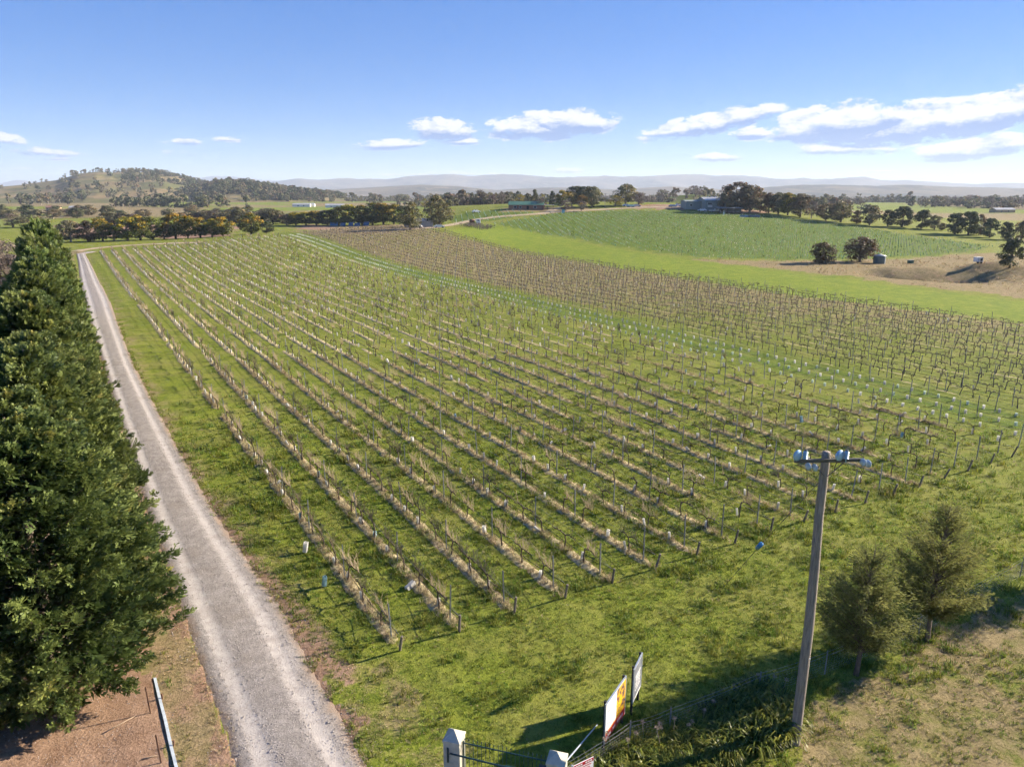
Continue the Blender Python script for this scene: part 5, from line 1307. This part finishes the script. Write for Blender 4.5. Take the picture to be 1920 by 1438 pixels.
def shed(name, u, v, w, d, h, rh, rz, wall, roof, label, cat='building', doors=(), wins=(), Y=None, mono=False):
    b = place(u, v, Y); H_ = empty(name, (b[0], b[1], b[2] - .15), label, cat, None, rz)
    a = MB(); a.box((0, d / 2, h / 2), (w, d, h))
    if not mono: a.add([(-w / 2, 0, h), (-w / 2, d, h), (-w / 2, d / 2, h + rh), (w / 2, 0, h), (w / 2, d, h), (w / 2, d / 2, h + rh)], [(0, 1, 2), (3, 5, 4)])
    a.build('wall', wall, H_)
    e = .35; R = MB()
    if mono: R.add([(-w / 2 - e, -e, h + .03), (w / 2 + e, -e, h + .03), (w / 2 + e, d + e, h + rh), (-w / 2 - e, d + e, h + rh), (-w / 2 - e, -e, h + .12), (w / 2 + e, -e, h + .12), (w / 2 + e, d + e, h + rh + .1), (-w / 2 - e, d + e, h + rh + .1)],
                   [(3, 2, 1, 0), (4, 5, 6, 7), (0, 1, 5, 4), (1, 2, 6, 5), (2, 3, 7, 6), (3, 0, 4, 7)])
    else:
        k = rh / (d / 2); ev = h - e * k + .04
        for s0, s1 in ((-e, d / 2), (d + e, d / 2)):
            R.add([(-w / 2 - e, s0, ev), (w / 2 + e, s0, ev), (w / 2 + e, s1, h + rh + .05), (-w / 2 - e, s1, h + rh + .05), (-w / 2 - e, s0, ev + .1), (w / 2 + e, s0, ev + .1), (w / 2 + e, s1, h + rh + .15), (-w / 2 - e, s1, h + rh + .15)],
                  [(3, 2, 1, 0), (4, 5, 6, 7), (0, 1, 5, 4), (1, 2, 6, 5), (2, 3, 7, 6), (3, 0, 4, 7)])
    R.build('roof', roof, H_)
    for (x, dw, dh) in doors: MB().box((x, -.02, dh / 2), (dw, .08, dh)).build('doorway_panel', DOORDARK, H_)  # near-black panel; the shade inside open doorways is painted as its colour
    for (x, z, ww, wh) in wins:
        o = MB().box((x, -.015, z), (ww + .16, .05, wh + .16)).build('window', WHITE, H_); MB().box((x, -.03, z), (ww, .05, wh)).build('pane', WINGLASS, o)
    return H_
def winery():
    L1 = shed('winery_shed', 1302, 392, 9.5, 10, 4.2, .6, .06, TEAL, TEAL, 'low teal shed wing at the road end of the winery', wins=((-2, 2.4, 1.2, 1.0),), Y=384)
    W = shed('winery', 1346, 394, 13.5, 16, 5.4, 1.5, .06, TEAL, PALEROOF, 'large teal metal winery with pale ridged roof and dark open doorway', doors=((2.7, 3.2, 3.9),), wins=((-4.6, 3.9, 2.2, .7),), Y=378)
    for i in range(4): MB().box((-3.5 + i * 2.4, 8, 7.1), (1.0, 1.0, .5)).build('roof_vent', WHITE, W)
    MB().box((-4.4, -.05, 2.5), (2.4, .05, .6)).build('name_board', WHITE, W)
    MB().box((1.2 + 4.3, -.25, 2.9), (.5, .5, 5.6)).build('downpipe_wall', WHITE, W)
    E = shed('winery_annex', 1375, 395, 8.5, 12, 4.8, 1.2, .06, TEAL, TEAL, 'teal annex with sloping roof at the tree end of the winery', Y=376, mono=True)
    V = empty('verandah', tuple(onground(1368, 367)), 'low grey verandah over tables in front of the winery', 'verandah', None, .05)
    MB().add([(-6, -2, 2.5), (6, -2, 2.5), (6, 6, 3.0), (-6, 6, 3.0), (-6, -2, 2.62), (6, -2, 2.62), (6, 6, 3.12), (-6, 6, 3.12)], [(3, 2, 1, 0), (4, 5, 6, 7), (0, 1, 5, 4), (1, 2, 6, 5), (2, 3, 7, 6), (3, 0, 4, 7)]).build('roof', GREYSHED, V)
    for x in (-5.8, -2, 2, 5.8): MB().box((x, -1.8, 1.2), (.16, .16, 2.6)).build('post', DKPOST, V)
    r = random.Random(2)
    for i in range(5):
        x = -4.4 + i * 2.1; T_ = empty('picnic_table', tuple(np.array(onground(1368, 367)) + np.array([x, -.4, .0])), 'pale picnic table under the winery verandah, %s from the doorway' % ordw(i), 'table', 'tables under the verandah', .05)
        MB().box((0, 0, .74), (1.2, .8, .06)).build('top', WHITE, T_)
        for sx in (-.5, .5): MB().box((sx, 0, .35), (.08, .6, .72)).build('leg', GREYWOOD, T_)
    S = empty('stone_marker', tuple(onground(1357, 360)), 'white post sign by the gum at the winery corner', 'sign'); MB().box((0, 0, 1.0), (.6, .3, 2.2)).build('post', WHITE, S); MB().box((0, -.17, 1.6), (.5, .03, .6)).build('panel', GREYINK, S)
    Cw = empty('blue_crates', tuple(onground(1407, 352)), 'blue picking bins stacked under the gums beside the winery', 'bins')
    for i in range(5): MB().box((-4 + i * 1.9, 0, .45), (1.7, 1.2, .9)).build('bin', SKYBLUE, Cw)
winery()
shed('house', 986, 393, 19, 9, 2.7, 1.7, -.12, BRICK, GREENROOF, 'low brick house with a green gabled metal roof', 'house', doors=((1, 1.2, 2.1),), wins=((-6, 1.5, 1.6, 1.1), (-3, 1.5, 1.2, 1.1), (5, 1.5, 1.6, 1.1)), Y=398)
Cp = empty('carport', tuple(onground(1026, 396)), 'open flat-roofed carport at the end of the green-roofed house', 'carport', None, -.1)
MB().box((0, 3, 2.6), (7, 6, .18)).build('roof', GREYSHED, Cp)
for x in (-3.3, 0, 3.3): MB().box((x, .2, 1.3), (.16, .16, 2.6)).build('post', GREYWOOD, Cp)
shed('grey_shed', 787, 424, 11, 7, 2.7, .9, .15, GREYSHED, GREYSHED, 'small grey shed with dark open bay under the russet gum', doors=((-1.5, 3.4, 2.3),), Y=312, mono=True)
shed('lean_to', 768, 424, 5, 6, 2.4, .5, .15, TEAL, GREYSHED, 'dark lean-to at the gum trunk end of the grey shed', doors=((0, 2.2, 2.0),), Y=316, mono=True)
def sheeting():
    for i, (u, Y, w, h) in enumerate(((624, 374, 4.4, 2.0), (641, 370, 3.0, 1.5), (656, 367, 2.6, 1.9), (668, 366, 3.2, 1.5), (685, 364, 3.0, 2.0))):
        b = onground(u, Y); T_ = empty('blue_tarpaulin', tuple(b), 'blue tarpaulin shelter below the wattles, %s towards the shed' % ordw(i), 'tarpaulin', 'blue tarpaulins below the wattles', -.25)
        MB().add([(-w / 2, 0, 0), (w / 2, 0, 0), (w / 2, .7, h), (-w / 2, .7, h * .95), (-w / 2, 3, h), (w / 2, 3, h)], [(0, 1, 2, 3), (3, 2, 5, 4)]).build('sheet', SKYBLUE, T_)
        for x in (-w / 2 + .05, w / 2 - .05): MB().tube([(x, 2.9, 0), (x, 2.9, h)], .04, 5).build('pole', GREYWOOD, T_)
sheeting()
for i, (u, Y, w, lb) in enumerate(((566, 940, 22, 'white farmhouse on the green rise, first of two'), (580, 950, 14, 'small white shed beside the farmhouse on the green rise'), (628, 900, 22, 'long white-roofed house among hedges on the green fields'), (140, 770, 11, 'low grey farm shed at the foot of the hill'), (98, 780, 12, 'brown-roofed farm shed behind the hedge top'), (1885, 700, 20, 'pale brick house among the trees past the vineyard'))):
    shed('farmhouse', u, 380, w, 9, 3.0, 1.6, .1, WHITE if 'white' in lb else GREYSHED if 'grey' in lb else basic('tan_wall', (0.42, 0.30, 0.18), .8, .1, 1), PALEROOF if 'brown' not in lb else BRICK, lb, 'house', wins=((-4, 1.5, 1.6, 1.1), (3, 1.5, 1.6, 1.1)), Y=Y)
def tank():
    b = gp(1648, 494); r = px_m(b, 10.5); T_ = empty('water_tank', tuple(b), 'round grey-green water tank with pale lid beside the round tree', 'water tank')
    pr = [(r, -.1)]
    for i in range(8): pr += [(r * 1.012, .12 + i * .24), (r, .24 + i * .24)]
    MB().lathe(pr, 28).build('shell', TANKG, T_, True); MB().lathe([(r * 1.03, 2.02), (r * 1.03, 2.08), (r * .5, 2.35), (.3, 2.42), (.3, 2.5), (.05, 2.52)], 28).build('lid', PALEROOF, T_, True)
    MB().tube([(r * .55, -r * .84, 0), (r * .55, -r * .86, 2.0)], .09, 6).build('overflow_pipe', WHITE, T_)
tank()
b = gp(1833, 494); T_ = empty('white_trailer', tuple(b), 'small white box trailer on the paddock beyond the dam', 'trailer', None, .2)
MB().box((0, 0, .95), (1.6, 1.2, 1.1)).build('body', WHITE, T_); MB().box((.35, -.62, .95), (.5, .04, .6)).build('hatch', WINGLASS, T_)
for x in (-.45, .45): MB().lathe([(.3, -.08), (.3, .08)], 12, (x, -.5, .3), 'Y').build('wheel', HOSE, T_)
b = gp(1707, 494); T_ = empty('pump_box', tuple(b), 'low green pump cover near the water tank', 'pump cover', None, .1); MB().box((0, 0, .4), (1.3, .9, .8)).build('housing', GREENROOF, T_); MB().box((0, 0, .84), (1.5, 1.1, .08)).build('lid', TEAL, T_)
b = onground(1056, 372); T_ = empty('blue_sign', tuple(b), 'small pale blue sign standing by the house drive', 'sign', None, 0); MB().box((0, 0, 1.7), (1.5, .1, 1.6)).build('panel', basic('pale_blue', (0.25, 0.45, 0.55), .5, .1, 2), T_)
for x in (-.5, .5): MB().box((x, .08, .6), (.1, .1, 1.6)).build('post', GREYWOOD, T_)
def yard_pole():
    b = onground(1134, 398); T_ = empty('yard_pole', tuple(b), 'slim timber pole on the lawn behind the parked cars', 'power pole'); MB().tube([(0, 0, -.3), (0, 0, 8.2)], [.14, .10], 8).build('pole', GREYWOOD, T_); MB().box((0, 0, 7.7), (1.6, .1, .1)).build('crossarm', DKSTEEL, T_)
yard_pole()
CARP = {n: basic(n + '_car_paint', c, .3, .04, 1, spec=.5) for n, c in (('white', (.72, .72, .72)), ('blue', (.06, .12, .26)), ('silver', (.42, .43, .44)), ('pale', (.60, .55, .46)), ('teal', (.25, .45, .48)))}
TYRE = basic('tyre_rubber', (.02, .02, .02), .8, .1, 6)
def car(u, Y, rz, paint, label, kind='car', dx=0.0):
    b = onground(u, Y); C = empty('truck' if kind == 'truck' else 'parked_car', (b[0], b[1], b[2] + .02), label, kind, 'vehicles on the winery hill', rz); p = CARP[paint]
    L, w = (4.5, 1.78) if kind == 'car' else (5.6, 2.1)
    prof = [(-L / 2, .35), (L / 2, .35), (L / 2, .78), (L / 2 - .9, .95), (L / 2 - 1.55, 1.42), (-L / 2 + 1.2, 1.45), (-L / 2 + .35, .98), (-L / 2, .92)]
    if kind == 'ute': prof = [(-L / 2, .45), (L / 2, .45), (L / 2, .95), (L / 2 - 1.0, 1.1), (L / 2 - 1.6, 1.7), (L / 2 - 2.8, 1.72), (L / 2 - 3.0, 1.05), (-L / 2, 1.05)]
    if kind == 'truck': prof = [(L / 2 - 1.9, .5), (L / 2, .5), (L / 2, 1.5), (L / 2 - .3, 2.5), (L / 2 - 1.9, 2.55)]
    n = len(prof); m = MB(); m.add([(x, s * w / 2 * (1 if z < 1.0 else .86), z) for s in (-1, 1) for (x, z) in prof], [tuple(range(n))[::-1], tuple(range(n, 2 * n))] + [(i, (i + 1) % n, n + (i + 1) % n, n + i) for i in range(n)]); m.build('body', p, C)
    def pane(x0, x1, z0, z1_, y): MB().box(((x0 + x1) / 2, y, (z0 + z1_) / 2), (x1 - x0, .03, z1_ - z0)).build('window', WINGLASS, C)
    if kind == 'truck':
        pane(L / 2 - 1.5, L / 2 - .5, 1.5, 2.2, -w / 2 * .9); MB().box((L / 2 + .01, 0, 1.85), (.04, w * .75, .6)).build('windscreen', WINGLASS, C)
        MB().box((-1.0, 0, .75), (3.7, w * .9, .2)).build('tray', DKSTEEL, C); MB().lathe([(.3, -1.2), (.85, -1.0), (.85, .9), (.3, 1.1)], 14, (-1.0, 0, 1.65), 'X').build('spray_tank', BRICK, C, True)
    else:
        zt = 1.36 if kind == 'car' else 1.62
        for s in (-1, 1): pane(-L / 2 + 1.1 if kind == 'car' else L / 2 - 2.7, L / 2 - 1.6, zt - .38, zt, s * w / 2 * .90)
        MB().add([(L / 2 - .98, -w * .4, .98 if kind == 'car' else 1.15), (L / 2 - .98, w * .4, .98 if kind == 'car' else 1.15), (L / 2 - 1.50, w * .38, zt + .02), (L / 2 - 1.50, -w * .38, zt + .02)], [(0, 1, 2, 3)]).build('windscreen', WINGLASS, C)
    for x in (-L / 2 + .85, L / 2 - .85):
        for s in (-1, 1): MB().lathe([(.22, -.12), (.33, -.10), (.33, .10), (.22, .12)], 12, (x, s * (w / 2 - .1), .33), 'Y').build('wheel', TYRE, C)
    for s in (-1, 1): MB().box((L / 2 + .005, s * w * .34, .72), (.04, .3, .14)).build('headlight', WHITE, C)
car(1174, 407, .15, 'white', 'white car parked first under the tall russet gum'); car(1182, 402, .3, 'teal', 'pale blue-green car parked in front of the white one'); car(1193, 404, .1, 'silver', 'silver car parked under the wide bare tree')
car(1261, 396, .4, 'blue', 'dark blue car parked alone on the winery yard'); car(1268, 402, .2, 'white', 'white ute parked beyond the dark blue car', 'ute'); car(1340, 372, .1, 'pale', 'pale ute parked before the low winery wing', 'ute')
car(1316, 374, 2.9, 'white', 'white car parked at the vineyard edge of the winery yard'); car(823, 306, .2, 'white', 'white car parked under the tall gum by the dirt road'); car(781, 303, 2.9, 'silver', 'silver car parked at the grey shed'); car(889, 330, .12, 'white', 'white truck with a rusty round tank on the dirt road', 'truck'); car(893, 395, .4, 'white', 'white car beyond the young vines left of the house')
# patch of old vines left in the grass strip
def patch():
    q = rng.uniform(ROWS_PATCH.min(0), ROWS_PATCH.max(0), (500, 2)); q = q[inside(ROWS_PATCH, q[:, 0], q[:, 1])]
    if len(q): scatter('patch_of_old_vine_foliage', OJ, np.c_[q, Z(q[:, 0], q[:, 1])], rng.uniform(0, 6.3, len(q)), rng.uniform(.8, 1.1, len(q)), None, None, 'small leftover patch of old vines beside the dirt road')
patch()
# low scrub and reeds on the headland behind the vineyard and the dam
def scrub():
    q = rng.uniform(SCRUB.min(0), SCRUB.max(0), (1500, 2)); q = q[inside(SCRUB, q[:, 0], q[:, 1])]
    k = rng.uniform(BROWN.min(0), BROWN.max(0), (5200, 2)); k = k[inside(BROWN, k[:, 0], k[:, 1])]; k = k[fbm(k[:, 0] / 7, k[:, 1] / 7, 66, 3) > .5]
    q = np.concatenate([q, k]); scatter('dry_scrub_grass', DT, np.c_[q, Z(q[:, 0], q[:, 1])], rng.uniform(0, 6.3, len(q)), rng.uniform(1.3, 3.0, len(q)), None, None, 'rank dry grass and scrub on the paddocks')
scrub()

# loose stones on the road and litter under the hedge
def stones():
    def stone(seed):
        b = bmesh.new(); bmesh.ops.create_icosphere(b, subdivisions=1, radius=1.0); r = random.Random(seed)
        for v in b.verts: v.co = Vector((v.co.x * r.uniform(.7, 1.25), v.co.y * r.uniform(.7, 1.2), v.co.z * r.uniform(.45, .7)))
        me = bpy.data.meshes.new('stone'); b.to_mesh(me); b.free(); me.materials.append(ST); return me
    ST = basic('road_stone', (0.30, 0.27, 0.245), .9, .35, 2, obj_rand=.45)
    n = 26000; y = 17 + 45 * rng.random(n) ** 1.7; t = np.clip(rng.normal(0, .62, n), -1.25, 1.25); keep = (np.abs(np.abs(t) - .5) > .13) | (rng.random(n) < .25); y, t = y[keep], t[keep]; m = len(y); l, r_e = edge(RL, y), edge(RR, y); x = l + (t + 1) / 2 * (r_e - l)
    z = Z(x, y) + np.where(np.abs(t) < .95, .05 + .04 * (1 - t ** 2), .0)
    scatter('gravel', [stone(i) for i in range(4)], np.c_[x, y, z], rng.uniform(0, 6.3, m), np.minimum(rng.gamma(1.8, .0055, m) + .004, .035), None, None, 'loose grey stones scattered over the gravel road and its shoulders')
    q = rng.uniform(YARD.min(0), YARD.max(0), (60000, 2)); q = q[inside(YARD, q[:, 0], q[:, 1]) & (q[:, 1] > 15)][:5200]
    scatter('leaf_litter', [stone(9), DT[0], DT[1]], np.c_[q, Z(q[:, 0], q[:, 1])], rng.uniform(0, 6.3, len(q)), rng.uniform(.006, .025, len(q)), np.zeros(len(q), int), None, 'dark clods and litter on the bare paddock')
stones()

# ------------------------------------------------------------------ the air
def haze():
    m = bpy.data.materials.new('haze'); m.use_nodes = True; t = m.node_tree; t.nodes.clear()
    v = t.nodes.new('ShaderNodeVolumePrincipled'); o = t.nodes.new('ShaderNodeOutputMaterial')
    v.inputs['Color'].default_value = (0.70, 0.82, 1.0, 1); v.inputs['Density'].default_value = 0.000085; v.inputs['Anisotropy'].default_value = 0.1
    t.links.new(v.outputs[0], o.inputs['Volume'])
    ob = MB().box((0, 6000, 178), (48000, 26000, 376)).build('haze', m); ob['kind'] = 'stuff'; ob['label'] = 'pale winter haze over the valley'
haze()
